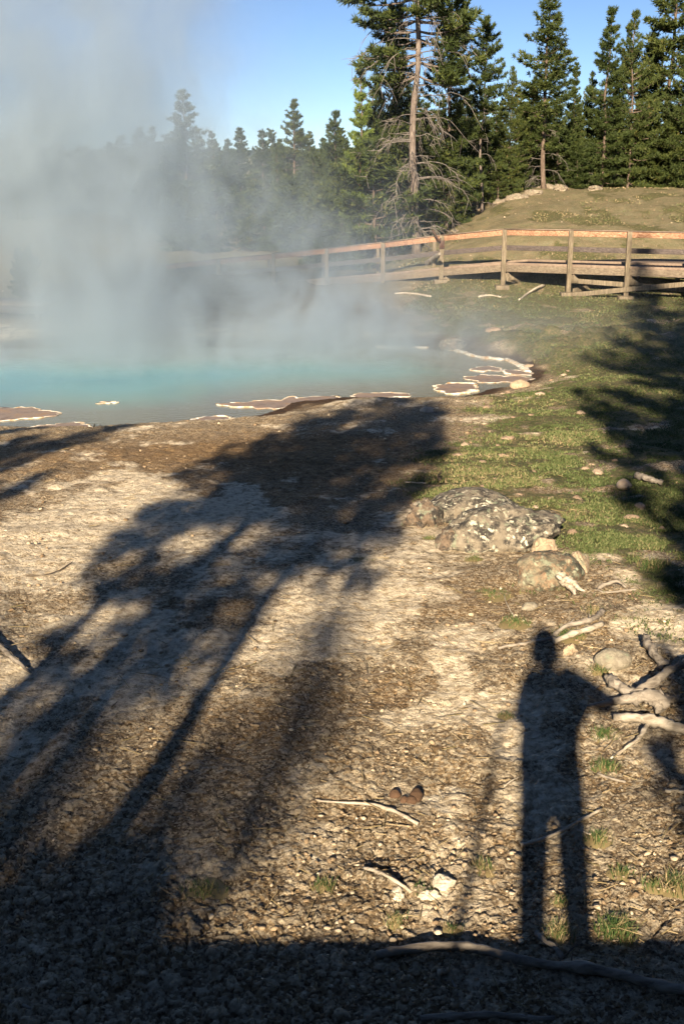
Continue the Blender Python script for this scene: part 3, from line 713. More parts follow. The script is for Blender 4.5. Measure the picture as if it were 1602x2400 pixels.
stick([([(1180, 1395), (1188, 1420, .03), (1205, 1448)], .006, .005), ([(1205, 1448), (1212, 1436)], .005, .003)], M_driftb, 'thin curved cream twig below the green lichen boulder', 'twig', 'twig', 27)
stick([([(1490, 1120, .04), (1520, 1128, .04), (1550, 1138)], .05, .04)], M_drift, 'grey log piece in the tree shadow on the lawn', seed=28)
stick([([(1305, 1355, .10), (1330, 1375, .04), (1345, 1402)], .05, .015), ([(1318, 1365, .08), (1372, 1394)], .05, .012), ([(1318, 1372, .06), (1306, 1356, .13)], .04, .02)], M_driftb, 'pale torn stump foot leaning on the green lichen boulder', 'driftwood', 'driftwood', 29, jit=.5)
stick([([(948, 1132), (998, 1133)], .012, .010)], M_driftb, 'short straw coloured stick left of the boulders', seed=30)
stick([([(218, 1003, .0), (228, 985, .12), (236, 998)], .012, .01), ([(228, 985, .12), (240, 1004)], .01, .01)], M_driftd, 'small black twig standing at the water edge', 'twig', 'twig', 31)
stick([([(1030, 1130, .0), (1028, 1112, .10)], .035, .01)], M_driftd, 'small black bird like stub among pale stones', 'twig', 'twig', 32)
def litter():
    n = 1500; x, y = scatter_xy(n, 3.9, 16, .33); gm, wm, wet, brn = masks(x, y)
    k = rng.random(n) < (.25 + .75 * sst(.45, .65, fbm(x * 1.1, y * 1.1, 131, 3)) + gm * .2 + sst(.2, 1.5, x) * .4) * .6
    x, y = x[k], y[k]; n = len(x); a = rng.random(n) * 6.28; L = (.03 + .13 * rng.random(n) ** 2) * (.6 + y * .05)
    z = Zs(x, y) + .028 * sst(11, 5, y) + .008; r = .0012 + .0002 * y
    mb_v = []; q = []
    d = np.stack([np.cos(a), np.sin(a), (rng.random(n) - .3) * .3], 1); s_ = np.stack([-np.sin(a), np.cos(a), a * 0], 1)
    c = np.stack([x, y, z], 1); e1 = c - d * L[:, None] / 2; e2 = c + d * L[:, None] / 2; rr = (r * np.ones(n))[:, None]
    u = np.array([0, 0, 1.0])
    v = np.stack([e1 - s_ * rr, e1 + s_ * rr, e1 + u * rr * 1.6, e2 - s_ * rr, e2 + s_ * rr, e2 + u * rr * 1.6], 1).reshape(-1, 3)
    i = np.arange(n)[:, None] * 6
    q = np.concatenate([i + np.array([[0, 3, 5, 2]]), i + np.array([[1, 2, 5, 4]]), i + np.array([[0, 1, 4, 3]])])
    me = mesh_np('litter', v, q, None, False); fattr(me, 'tint', np.repeat(.75 + .25 * rng.random(n), 6))
    tag(link('litter', me, M_tuft), kind='stuff')
litter()
M_dung = mat_stone('dung_brown', (.05, .03, .018), (.11, .065, .04), (.17, .10, .06), 14)
for i, (a, b_, s) in enumerate([(925, 1868, .07), (945, 1880, .05), (975, 1872, .085), (962, 1882, .06)]):
    rock(a, b_, (s, s * .8, s * .8), M_dung, ['dark brown dung lump, upright and leftmost of the pile', 'small brown dung lump in the middle of the pile', 'largest brown dung lump at the right of the pile', 'flat brown dung lump in front of the largest one'][i],
         60 + i, i, sink=.05, cat='dung', name='dung_lump', group='pile of dung lumps', sub=3)

# ------------------------------------------------------------------ trees
M_bark = mat_wood('pine_bark', (.07, .052, .040), (.15, .11, .085), (.26, .20, .155), (14, 14, 3), 1.0, .95)
M_barkr = mat_wood('red_pine_bark', (.09, .072, .062), (.20, .16, .135), (.33, .28, .24), (14, 14, 3), 1.0, .95)
M_dead = mat_wood('dead_branch_wood', (.10, .088, .078), (.20, .175, .155), (.31, .28, .25), (20, 20, 4), 1.0, .95)
def mat_needles(name, c):
    m, nt, b = new_mat(name); t = attr(nt, 'tint').outputs['Fac']
    oi = N(nt, 'ShaderNodeObjectInfo').outputs['Random']
    k = mth(nt, 'ADD', mth(nt, 'MULTIPLY', t, .8), mth(nt, 'MULTIPLY', oi, .2))
    nt.links.new(ramp(nt, k, c), b.inputs['Base Color']); b.inputs['Roughness'].default_value = .65
    return m
M_need = mat_needles('pine_needles', [(0, (.020, .034, .010)), (.5, (.052, .072, .018)), (.85, (.120, .132, .030)), (1, (.17, .13, .045))])
M_needy = mat_needles('young_pine_needles', [(0, (.045, .075, .015)), (.5, (.11, .155, .028)), (1, (.20, .24, .05))])
def pine(seed, H, start, Rr, nwh, per, droop, tuft_n, r0=.10, bare=0, shape='cone', tsize=.19, blade_n=9, gap=.0, smin=.12):
    """returns the meshes (trunk, crown, dead branches) of one pine"""
    r = np.random.default_rng(seed)
    tr = MB(); n = 14
    zz = np.linspace(0, H, n); bx = (fbm(zz * .25, zz * 0, seed, 2) - .5) * .05 * H; by = (fbm(zz * .25, zz * 0 + 5, seed, 2) - .5) * .05 * H
    bx -= bx[0]; by -= by[0]
    axis = np.c_[bx, by, zz]; rad = r0 * (1 - zz / H) ** .8 + .012; rad[0] *= 1.35
    axis[0, 2] -= .35
    tr.tube(axis, rad, 9, True, .2)
    def ax(z): return np.array([np.interp(z, zz, bx), np.interp(z, zz, by), z])
    tp = []; td = []; limbs = tr; dead = MB()
    for w_ in range(nwh):
        f = (w_ + r.random() * .7) / nwh; z = start * H + (1 - start) * H * f
        if shape == 'cone': L0 = Rr * ((1 - f) ** .8 * .9 + .10) * (.55 + .45 * min(1, f * 8 + .35))
        elif shape == 'round': L0 = Rr * min(1, ((1 - f) / .5) ** .8 + .12) * min(1, .55 + 1.6 * f)
        else: L0 = Rr * min(1, ((1 - f) / .6) ** .75 + .08) * (.62 + .38 * math.sin(math.pi * min(1, f + .15)))
        for b_ in range(per + r.integers(0, 2)):
            if r.random() < gap: continue
            a = r.random() * 6.28; L = L0 * (.55 + .6 * r.random()); p0 = ax(z)
            el = droop + (f - .4) * .9 + (r.random() - .5) * .3
            d = np.array([math.cos(a) * math.cos(el), math.sin(a) * math.cos(el), math.sin(el)])
            m = 6; t = np.linspace(0, 1, m)
            curve = np.c_[d[0] * t * L, d[1] * t * L, d[2] * t * L + .30 * L * t ** 2.2]
            side = np.array([-math.sin(a), math.cos(a), 0]) * (r.random() - .5) * .35 * L
            pts = p0 + curve + side[None] * (t ** 2)[:, None]
            limbs.tube(pts, np.linspace(max(.010, .018 * L), .005, m), 4, False)
            nt_ = max(4, int(tuft_n * 1.75 * L))
            for q in range(nt_):
                s = 1 - (r.random() ** 1.35) * (1 - smin)
                base = np.array([np.interp(s, t, pts[:, i]) for i in range(3)])
                sl_ = (.42 * (1.15 - s) * L + .08) * r.random()
                sa = a + (1 if r.random() < .5 else -1) * (.6 + .7 * r.random())
                off = np.array([math.cos(sa), math.sin(sa), .25 + .5 * r.random()]) * sl_
                tp.append(base + off); td.append(d * .5 + np.array([math.cos(sa) * .5, math.sin(sa) * .5, .7]))
    for _ in range(int(14 * tuft_n / 8)):
        z = H * (1 - .06 * r.random()); tp.append(ax(z) + r.normal(size=3) * .05); td.append(np.array([0, 0, 1.0]))
    tp = np.array(tp); td = np.array(td); n = len(tp)
    # blades
    B = blade_n; d = td[:, None] / np.linalg.norm(td, axis=1)[:, None, None] * .75 + r.normal(size=(n, B, 3)) * .55
    d /= np.linalg.norm(d, axis=2)[..., None]
    ln = tsize * (.6 + .7 * r.random((n, B, 1))); sd = np.cross(d, r.normal(size=(n, B, 3))); sd /= np.linalg.norm(sd, axis=2)[..., None] + 1e-9
    sd *= tsize * .13
    base = tp[:, None] + d * ln * .1
    v = np.stack([base - sd, base + sd, base + d * ln], 2).reshape(-1, 3)
    f = np.arange(n * B * 3).reshape(-1, 3)
    tint = np.repeat(np.clip(r.random(n) * .55 + .3 * (fbm(tp[:, 0] * 1.5 + tp[:, 2], tp[:, 1] * 1.5 + tp[:, 2] * 1.3, seed, 2)) + (r.random(n) > .97) * .4, 0, 1), B * 3)
    cm = mesh_np('crown', v, None, f, False); fattr(cm, 'tint', tint)
    # dead branches below the crown
    if bare:
        for _ in range(bare):
            z = H * (.05 + (start + .12) * r.random()); a = r.random() * 6.28; L = Rr * (.35 + .7 * r.random()); p0 = ax(z)
            t = np.linspace(0, 1, 9); dr = .2 + .9 * r.random()
            pts = p0 + np.c_[math.cos(a) * L * t ** .8, math.sin(a) * L * t ** .8, L * (.18 * t - dr * t ** 2.4)]
            pts[:, 0] += (fbm(t * 6, t * 0 + z * 9, seed, 3) - .5) * .6 * t; pts[:, 1] += (fbm(t * 6, t * 0 + z * 9 + 4, seed, 3) - .5) * .6 * t; pts[:, 2] += (fbm(t * 6, t * 0 + z * 7 + 8, seed, 3) - .5) * .5 * t
            dead.tube(pts, np.linspace(.016, .005, 9), 4, False)
            for k in range(9):
                s = .2 + .7 * r.random(); b0 = np.array([np.interp(s, t, pts[:, i]) for i in range(3)]); l2 = .25 + .5 * r.random(); da = a + r.normal() * .9
                t2 = np.linspace(0, 1, 5)
                p2 = b0 + np.c_[math.cos(da) * l2 * t2 * .6, math.sin(da) * l2 * t2 * .6, -l2 * t2 ** 1.5 * (r.random() * 1.2 - .1)]
                dead.tube(p2, np.linspace(.010, .004, 5), 3, False)
    tm = mesh_np('trunk', np.concatenate(tr.v), np.concatenate(tr.q), np.concatenate(tr.t), True)
    dm = mesh_np('dead_branches', np.concatenate(dead.v), np.concatenate(dead.q), None, True) if bare else None
    for me, mt in ((tm, M_bark), (cm, M_need), (dm, M_dead)):
        if me: me.materials.append(mt)
    return dict(H=H, trunk=tm, crown=cm, dead=dm)
VAR = {
    'spire': [pine(101, 10, .04, 1.45, 30, 5, .0, 17), pine(102, 10, .03, 1.7, 30, 5, .0, 16)],
    'dense': [pine(111, 10, .03, 2.3, 30, 5, .0, 14, shape='mid'), pine(112, 10, .05, 2.1, 28, 5, .0, 15, shape='cone'), pine(113, 10, .04, 2.5, 28, 5, .0, 13, shape='mid')],
    'open': [pine(121, 10, .20, 1.6, 30, 5, .0, 12, .11, 14, 'mid', gap=.1), pine(122, 10, .25, 1.5, 28, 5, -.1, 13, .10, 16, 'mid', gap=.12)],
    'thin': [pine(131, 10, .40, 1.2, 26, 5, -.05, 12, .085, 12, 'round', gap=.1)],
    'lodge': [pine(161, 10, .63, 1.25, 18, 4, -.05, 7, .125, 5, 'round', gap=.12), pine(162, 10, .60, 1.25, 18, 4, -.05, 8, .125, 5, 'round', gap=.12)],
    'sparse': [pine(171, 10, .45, 1.5, 16, 3, .0, 3, .06, 12, 'round', gap=.3), pine(172, 10, .4, 1.5, 16, 3, .0, 3.4, .06, 12, 'round', gap=.3)],
    'bush': [pine(141, 4, .0, 1.4, 16, 6, .1, 18, .06, shape='cone'), pine(142, 4, .0, 1.6, 14, 6, .1, 17, .06, shape='mid')],
    'hero': [pine(151, 11, .44, 1.9, 22, 4, -.15, 12, .105, 80, 'mid', gap=.1, smin=.40)],
}
for me in (VAR['hero'][0], VAR['thin'][0]): me['trunk'].materials[0] = M_barkr
young = dict(VAR['spire'][0]); young['crown'] = young['crown'].copy(); young['crown'].materials.clear(); young['crown'].materials.append(M_needy); VAR['young'] = [young]
cnt = {}
def tree(px, D, top, kind, label, group=None, wide=1.0, x=None, height=None, name='pine_tree', var=None):
    if x is None:
        x = float(P(px, 500, D)[0]); zt = float(P(px, top, D)[2])
    z = Z1(x, D); h = height if height else zt - z
    vs = VAR[kind]; i = cnt.get(kind, 0); cnt[kind] = i + 1; vv = vs[(i if var is None else var) % len(vs)]
    s = h / vv['H']; o = empty(name, (x, D, z), label, 'tree', group, rz=(i * 2.4 + px) % 6.28)
    s2 = s * wide * (.84 if group == g1 else 1); o.scale = (s2, s2, s)
    for k in ('trunk', 'crown', 'dead'):
        if vv[k]:
            c = bpy.data.objects.new({'dead': 'dead_branches'}.get(k, k), vv[k]); C.objects.link(c); c.parent = o
    return o
g1 = 'pines at the edge of the wood behind the boardwalk'
tree(838, 47, 155, 'young', 'slender bright yellow green young pine at the left edge of the clear trees', g1, .95)
tree(878, 49, 200, 'dense', 'shorter olive pine tucked behind the bright young pine', g1, .7)
tree(979, 46.5, -380, 'hero', 'tall pine with bare reddish trunk and drooping dead branches', g1, 1.25)
tree(1045, 50, -90, 'dense', 'tall full pine just right of the bare trunk with dead branches', g1, .9)
tree(925, 50, -40, 'open', 'tall loose pine showing left of the bare reddish trunk', g1, .85)
tree(1128, 51, 42, 'thin', 'thin straight pine with a red trunk and small high crown', g1, 1.0)
tree(1190, 55, 160, 'dense', 'medium olive pine right of the thin red trunked pine', g1, .8)
tree(1235, 57, 185, 'open', 'medium loose pine left of the tall dark trunk', g1, 1.1)
tree(1272, 55, -45, 'open', 'very tall airy pine whose top leaves the picture, right of centre', g1, 1.25)
tree(1330, 58, 150, 'spire', 'narrow green pine right behind the tall airy pine', g1, 1.0)
tree(1403, 58, 20, 'spire', 'sharply pointed dark green pine, left one of the twin spires', g1, 1.15)
tree(1464, 58.5, 28, 'dense', 'broad dark green pine, right one of the twin spires', g1, .85)
tree(1545, 61, -140, 'open', 'tall pine with bare red trunk showing near the right edge', g1, 1.3)
tree(1502, 62, 70, 'dense', 'dark pine filling the gap between broad spire and right tall pine', g1, .8)
tree(1604, 58, 40, 'dense', 'bushy green pine cut by the right edge', g1, .9)
tree(1365, 60, 170, 'dense', 'dark pine just left of the pointed spire', g1, .8)
g2 = 'small bushy pines under the tall ones'
for i, (a, D, t, k, lab) in enumerate([
    (800, 47, 400, 'bush', 'bushy olive pine at the left foot of the clear trees'),
    (880, 46.5, 330, 'bush', 'dark bushy pine left of the bare trunk base'),
    (930, 49, 290, 'bush', 'dark bushy pine right behind the bare trunk base'),
    (1020, 49.5, 330, 'bush', 'young pine right of the bare trunk base'),
    (1062, 51, 395, 'bush', 'low pine between the bare trunk and the thin red trunk'),
    (1165, 54, 390, 'bush', 'low pine right of the thin red trunk'),
    (1215, 56, 360, 'bush', 'low pine above the rocky outcrop'),
    (1300, 57.5, 290, 'bush', 'bright bushy pine right of the rocky outcrop'),
    (1345, 57, 330, 'bush', 'bushy pine at the foot of the tree left of the twin spires'),
    (1432, 59, 300, 'bush', 'bushy pine between the feet of the twin spires'),
    (1500, 60, 280, 'bush', 'bushy pine right of the twin spires'),
    (1555, 59, 270, 'bush', 'bushy pine below the right red trunk'),
    (1625, 58, 260, 'bush', 'bushy pine at the right edge of the wood'),
    (1100, 55, 300, 'bush', 'grey green pine behind the thin red trunk')]):
    tree(a, D, t, k, lab, g2, 1.15)
g3 = 'pines seen through the steam'
for a, D, t, k, wd, lab in [
    (435, 62, 213, 'open', 1.3, 'tallest steam veiled pine, standing alone at left'),
    (400, 62, 320, 'dense', .9, 'low misty pine left of the tallest veiled pine'),
    (470, 63, 370, 'dense', 1.0, 'low misty pine right of the tallest veiled pine'),
    (530, 66, 345, 'dense', 1.0, 'misty pine second from the tallest veiled pine'),
    (566, 66, 303, 'spire', 1.2, 'pointed misty pine left of the veiled pair'),
    (620, 66, 306, 'open', 1.1, 'misty thin topped pine in the middle of the veiled group'),
    (648, 61, 350, 'dense', .8, 'dark misty pine beside the airy tall one'),
    (693, 62, 235, 'open', 1.0, 'airy tall pine, second tallest of the veiled pines'),
    (735, 59, 350, 'dense', 1.0, 'dark veiled pine right of the airy tall one'),
    (790, 54, 263, 'dense', .85, 'dark veiled pine next to the bright young pine'),
    (680, 55, 420, 'bush', 1.2, 'veiled bushy pine in front of the airy tall one'),
    (750, 52, 430, 'bush', 1.2, 'veiled bushy pine behind the boardwalk posts'),
    (600, 58, 430, 'bush', 1.4, 'veiled bushy pine above the pale blossoming shrub'),
    (510, 58, 430, 'bush', 1.4, 'veiled bushy pine left of the pale shrub'),
    (440, 58, 430, 'bush', 1.4, 'faint bushy pine beside the main steam column')]:
    tree(a, D, t, k, lab, g3, wd)
# far wood behind: individuals, partly hidden
rr = random.Random(4)
for i in range(44):
    a = 340 + i * 30 + rr.uniform(-12, 12)
    top = (318 if a < 850 else 225) + rr.uniform(-22, 45)
    tree(a, rr.uniform(68, 84), top, rr.choice(['dense', 'dense', 'open', 'spire']), 'pine of the back rows, seen only between nearer pines', 'back rows of the wood', 1.1)
for i in range(15):
    tree(-30 + i * 27 + rr.uniform(-10, 10), rr.uniform(88, 104), rr.choice([318, 332, 345, 352]) + rr.uniform(-8, 8), rr.choice(['dense', 'dense', 'spire']), 'far pine almost lost behind the main steam column', 'far pines behind the main steam column', 1.5)
tree(38, 38.5, 585, 'bush', 'small green pine alone on the flat at the far left', None, .8, var=0)
tree(62, 40.5, 578, 'bush', 'small pine half faded in steam behind the lone one at far left', None, .7, var=1)
# dead bush at the left and pale shrub
def dead_bush(px, py, r_, n, label, seed, mat, name='dead_shrub'):
    r = np.random.default_rng(seed); mb = MB()
    for _ in range(n):
        a = r.random() * 6.28; L = r_ * (.6 + .6 * r.random()); t = np.linspace(0, 1, 7); e = .3 + r.random()
        p = np.c_[math.cos(a) * L * t, math.sin(a) * L * t, L * e * t ** .7 + (fbm(t * 3, t * 0 + a, seed, 2) - .5) * .2 * L]
        mb.tube(p, np.linspace(.018, .006, 7), 4, False)
        for k in range(4):
            s = r.integers(2, 6); q = np.array([p[s], p[s] + r.normal(size=3) * L * .22 + [0, 0, .1 * L]]); mb.tube(q, [.008, .004], 3, False)
    o = mb.build(name, mat, None, True); c = G(px, py); o.location = c; tag(o, label, 'shrub'); return o
dead_bush(85, 703, .55, 24, 'grey leafless shrub right of the lone small pine', 5, M_dead)
dead_bush(548, 590, 1.0, 40, 'pale flecked shrub in the steam behind the boardwalk', 6, mat_wood('pale_twigs', (.5, .42, .3), (.65, .56, .42), (.7, .62, .5)), 'pale_shrub')
dead_bush(1010, 520, .8, 14, 'dead brush leaning right of the bare trunk base', 9, M_dead)
# root flare stump at hero tree and rocks on the hill rim
M_hillrock = mat_rock('hill_rock', (.20, .16, .12), (.34, .28, .20), .35, (.6, .55, .45), (.2, .16, .12))
for i, (a, b_, s, lab) in enumerate([(1280, 446, 1.15, 'large pale rock on the crest of the hill'), (1310, 447, 1.1, 'pale rock right of the largest one on the crest'), (1250, 456, 1.0, 'pale rock left of the largest one on the crest'),
    (1395, 447, 1.0, 'flat rock at the foot of the twin spires'), (1205, 472, 1.2, 'rock below the crest above the slope'), (1170, 480, .9, 'small rock near the thin red trunk foot'), (1225, 468, .8, 'small rock between crest and slope rocks'),
    (1030, 512, 1.7, 'dark brown rock mass right of the bare trunk base'), (965, 542, .9, 'dark brown stump like rock under the bare trunk'), (1115, 492, .9, 'tan rock right of the dark rock mass'), (1080, 520, .8, 'tan slope rock above the sign post'),
    (920, 600, 1.0, 'tan rock seen through the rails left of the sign'), (1065, 545, .5, 'small tan rock above the rail')]):
    s *= .8; rock(a, b_, (s, s * .7, s * .5), M_brown if 'dark' in lab else M_hillrock, lab, 80 + i, i * 1.3, sub=5, amp=.45, facet=.4, freq=2.2, group='rocks on the hill')
mb = MB()

# trees behind the photographer: read from their shadows, then more added to block skylight
def back(x0, top_D, base_D, kind, wide=1.0, var=None):
    """x0: where the shadow axis crosses y=0; top_D: how far forward the tip shadow reaches"""
    h = (top_D - base_D) / COT * AY; x = x0 + base_D * AX / AY
    h = (top_D - base_D) / AY / COT
    return tree(0, base_D, 0, kind, 'added pine out of view, placed to block skylight on the near ground', 'pines behind the photographer', wide, x=x, height=h, var=var)
back(-2.50, 18.5, -3.2, 'lodge', 1.15)
back(-1.93, 17.5, -3.6, 'lodge', .80)
back(-1.3, 15.5, -3.0, 'lodge', .27)
back(-2.3, 8.2, -24.0, 'lodge', .5)
back(-1.35, 7.8, -28.0, 'lodge', .30)
back(-3.1, 16.5, -3.0, 'lodge', .75)
back(-2.46, 15.0, -6.0, 'lodge', .9)
back(-3.8, 7.5, -25.0, 'lodge', .45)
back(-6.3, 16.5, -4.0, 'dense', .75, 0)
back(-5.3, 12.5, -6.0, 'open', .6, 1)
back(2.9, 37.0, -3.5, 'dense', .50, 0)
back(4.6, 33.0, -6.0, 'dense', .8, 1)
back(6.5, 36.0, -5.0, 'dense', .9, 2)
back(2.9, 19.5, -5.5, 'open', 1.15, 0)
back(1.85, 10.2, -3.0, 'bush', .80, 0)
back(2.05, 14.5, -3.2, 'dense', .72, 1)
back(-1.9, 4.8, -3.6, 'bush', 1.0, 1)
back(-3.2, 5.2, -3.8, 'bush', 1.3, 0)
for x, y, h, k in [(-8.5, -4.2, 3.3, 'bush'), (-6.2, -4.6, 3.5, 'bush'), (-4.3, -4.4, 3.4, 'bush'), (-.6, -4.6, 3.3, 'bush'), (.9, -4.2, 3.2, 'bush'), (2.6, -4.7, 3.5, 'bush'), (4.6, -4.3, 3.4, 'bush'), (6.9, -4.4, 3.5, 'bush'),  # added bushes and pines, unseen, cutting skylight from behind and the sides
    (-9, -6, 8, 'dense'), (-12, -2, 8, 'dense'), (-8, -9, 8.5, 'dense'), (10, -4, 13, 'dense'), (12, 4, 13, 'dense'), (9.5, -10, 14, 'dense'), (7.4, 1, 12, 'dense'), (7.2, -3, 12, 'dense'), (-7.6, 1, 6.5, 'dense'), (-7.6, -2.5, 7.5, 'dense')]:
    tree(0, y, 0, k, 'added pine out of view, placed to block skylight on the near ground', 'pines behind the photographer', 1.1, x=x, height=h)

# ------------------------------------------------------------------ far boardwalk
M_rail = mat_wood('rail_wood_orange', (.16, .075, .045), (.40, .22, .13), (.60, .42, .29), (4, 30, 30), 1.0)
M_raild = mat_wood('rail_wood_grey', (.055, .045, .042), (.11, .088, .08), (.17, .14, .125), (2, 30, 30), 1.0)
M_post = mat_wood('post_wood', (.09, .07, .048), (.19, .155, .105), (.29, .24, .17), (25, 25, 3), 1.0)
M_deck = mat_wood('deck_boards', (.17, .125, .095), (.245, .185, .14), (.31, .24, .18), (8, 2, 8), 1.0)
M_beam = mat_wood('beam_wood', (.10, .076, .055), (.20, .16, .115), (.30, .245, .18), (2, 25, 25), 1.0)
posts = [(385, 622, 48.0), (512, 608, 46.0), (640, 596, 44.0), (765, 583, 42.3), (897, 569, 40.4), (1035, 552, 38.9), (1182, 538, 37.6), (1338, 540, 36.3), (1475, 543, 35.6), (1625, 546, 35.0), (1790, 550, 34.6)]
RH = 1.07
tops = [P(a, b_, D) for a, b_, D in posts]
BW = empty('boardwalk', tops[6] - np.array([0, 0, RH]), 'long raised wooden boardwalk with a railing crossing behind the pool', 'boardwalk')
org = np.array(BW.location)
def loc(p): return np.asarray(p) - org
WID = 1.75
nrm = []
for i in range(len(tops)):
    a = tops[max(0, i - 1)]; b_ = tops[min(len(tops) - 1, i + 1)]; d = (b_ - a)[:2]; d /= np.linalg.norm(d); nrm.append(np.array([-d[1], d[0], 0]))
for i, p in enumerate(tops):
    gz = Z1(p[0], p[1])
    mb = MB(); mb.box(loc([p[0], p[1], (p[2] + gz - .15) / 2 + .0]), (.135, .10, p[2] - gz + .15)); mb.build('post', M_post, BW, bevel=.006)
    if i in (5, 6, 7, 8): mb = MB(); mb.box(loc([p[0] - .02, p[1] - .02, gz + .03]), (.42, .34, .13)); mb.build('footing', M_post, BW, bevel=.01)
    # inner support post and joist
    q = p + nrm[i] * (WID - .25); g2z = Z1(q[0], q[1])
    dz = p[2] - RH - .30
    if dz > g2z: mb = MB(); mb.box(loc([q[0], q[1], (dz + g2z) / 2 - .05]), (.13, .13, dz - g2z + .1)); mb.build('inner_post', M_post, BW)
    mb = MB(); mb.beam(loc(p + nrm[i] * .06 + np.array([.10, 0, -RH - .30])), loc(p + nrm[i] * WID + np.array([.10, 0, -RH - .30])), .06, .20); mb.build('joist', M_beam, BW)
    if i in (5, 6, 7, 8):  # gusset board by the post
        a = p + np.array([.08, .02, -RH - .36]); mb = MB()
        v = np.array([[0, 0, .11], [0, 0, -.12], [.42, 0, -.10], [.06, 0, .11], [0, .04, .11], [0, .04, -.12], [.42, .04, -.10], [.06, .04, .11]]) + loc(a)
        mb.add(v, [(0, 1, 2, 3), (7, 6, 5, 4), (0, 4, 5, 1), (1, 5, 6, 2), (2, 6, 7, 3), (3, 7, 4, 0)]); mb.build('gusset', M_post, BW)
back_y = np.array([0, .09, 0])
for i in range(len(tops) - 1):
    a, b_ = tops[i], tops[i + 1]
    mb = MB(); o_ = np.array([0, .075, -.09]); e = (b_ - a) / np.linalg.norm(b_ - a) * .004
    mb.beam(loc(a + o_ + e), loc(b_ + o_ - e), .045, .17); mb.build('top_rail', M_rail, BW, bevel=.005)
    mb = MB(); o_ = np.array([0, .085, -.045 + .055])
    mb.beam(loc(a + o_ - [0, .01, 0]), loc(b_ + o_ - [0, .01, 0]), .12, .03); mb.build('rail_cap', M_deck, BW)
    mb = MB(); o_ = np.array([0, .08, -.55]); mb.beam(loc(a + o_ + e), loc(b_ + o_ - e), .045, .15); mb.build('mid_rail', M_raild, BW, bevel=.005)
    # fascia beam and deck boards
    mb = MB(); o_ = np.array([0, .085, -RH - .105]); mb.beam(loc(a + o_ + e), loc(b_ + o_ - e), .05, .20); mb.build('side_beam', M_beam, BW, bevel=.005)
    mb = MB(); o_ = np.array([0, .085, -RH + .03]); mb.beam(loc(a + o_ + nrm[i] * .12 + e), loc(b_ + o_ + nrm[i + 1] * .12 - e), .10, .07); mb.build('kerb', M_deck, BW, bevel=.005)
    mb = MB(); mb.beam(loc(a + nrm[i] * (WID - .1) + [0, 0, -RH + .03]), loc(b_ + nrm[i + 1] * (WID - .1) + [0, 0, -RH + .03]), .10, .07); mb.build('kerb', M_deck, BW, bevel=.005)
    L = np.linalg.norm(b_ - a); k = max(2, int(L / .15)); mb = MB()
    for j in range(k):
        t0, t1 = (j + .04) / k, (j + .96) / k
        def edge(t, s):
            n_ = nrm[i] * (1 - t) + nrm[i + 1] * t; return a * (1 - t) + b_ * t + n_ * s + np.array([0, .0, -RH])
        c = [edge(t0, .115), edge(t1, .115), edge(t1, WID), edge(t0, WID)]
        v = np.array([loc(q) + [0, 0, -.0] for q in c] + [loc(q) + [0, 0, -.045] for q in c])
        mb.add(v, [(0, 1, 2, 3), (7, 6, 5, 4), (0, 4, 5, 1), (1, 5, 6, 2), (2, 6, 7, 3), (3, 7, 4, 0)])
    mb.build('deck', M_deck, BW)
# wide platform wedge turning back at the right
A = tops[6] + nrm[6] * WID; mb = MB()
ptsW = [tops[6] + nrm[6] * (WID + .02), tops[9] + nrm[9] * (WID + .02), tops[10] + nrm[10] * (WID + 2.6), tops[8] + nrm[8] * (WID + 2.2)]
k = 60
for j in range(k):
    t0, t1 = (j + .04) / k, (j + .96) / k
    f0 = lambda t: ptsW[0] * (1 - t) + (tops[10] + nrm[10] * (WID + .02)) * t
    f1 = lambda t: (ptsW[0] * (1 - t / .6) + ptsW[3] * (t / .6)) if t < .6 else (ptsW[3] * (1 - (t - .6) / .4) + ptsW[2] * ((t - .6) / .4))
    c = [f0(t0), f0(t1), f1(t1), f1(t0)]
    v = np.array([loc(q) + [0, 0, -RH - .003] for q in c] + [loc(q) + [0, 0, -RH - .05] for q in c])
    mb.add(v, [(0, 1, 2, 3), (7, 6, 5, 4), (0, 4, 5, 1), (1, 5, 6, 2), (2, 6, 7, 3), (3, 7, 4, 0)])
mb.build('platform_deck', M_deck, BW)
def brace(p1, p2, dy1=.0, dy2=.0, wd=.14, D1=37, D2=37):
    a = P(*p1, D1); b_ = P(*p2, D2); mb = MB(); mb.beam(loc(a), loc(b_), .045, wd, ); mb.build('brace', M_post, BW, bevel=.004)
brace((1040, 695), (1120, 678), D1=38.8, D2=39.9)
brace((1187, 700), (1262, 674), D1=37.5, D2=38.6)
brace((1188, 654), (1250, 668), D1=37.5, D2=39.0)
brace((1334, 692), (1480, 677), D1=36.15, D2=35.45); brace((1480, 677), (1640, 663), D1=35.45, D2=34.8)
brace((1342, 658), (1475, 668), D1=36.4, D2=35.8); brace((1475, 668), (1640, 682), D1=35.75, D2=35.3)
brace((1342, 682), (1400, 668), D1=36.5, D2=37.8)
# far side posts and rail on the left stretch
for i in range(0, 5):
    p = tops[i] * .5 + tops[i + 1] * .5 if i else tops[i]
    q = (tops[i] * .7 + tops[i + 1] * .3) + nrm[i] * (WID + .05); gz = Z1(q[0], q[1])
    if i >= 1:
        mb = MB(); mb.box(loc([q[0], q[1], (q[2] - .1 + gz) / 2]), (.12, .12, q[2] - .1 - gz)); mb.build('back_post', M_post, BW, bevel=.006)
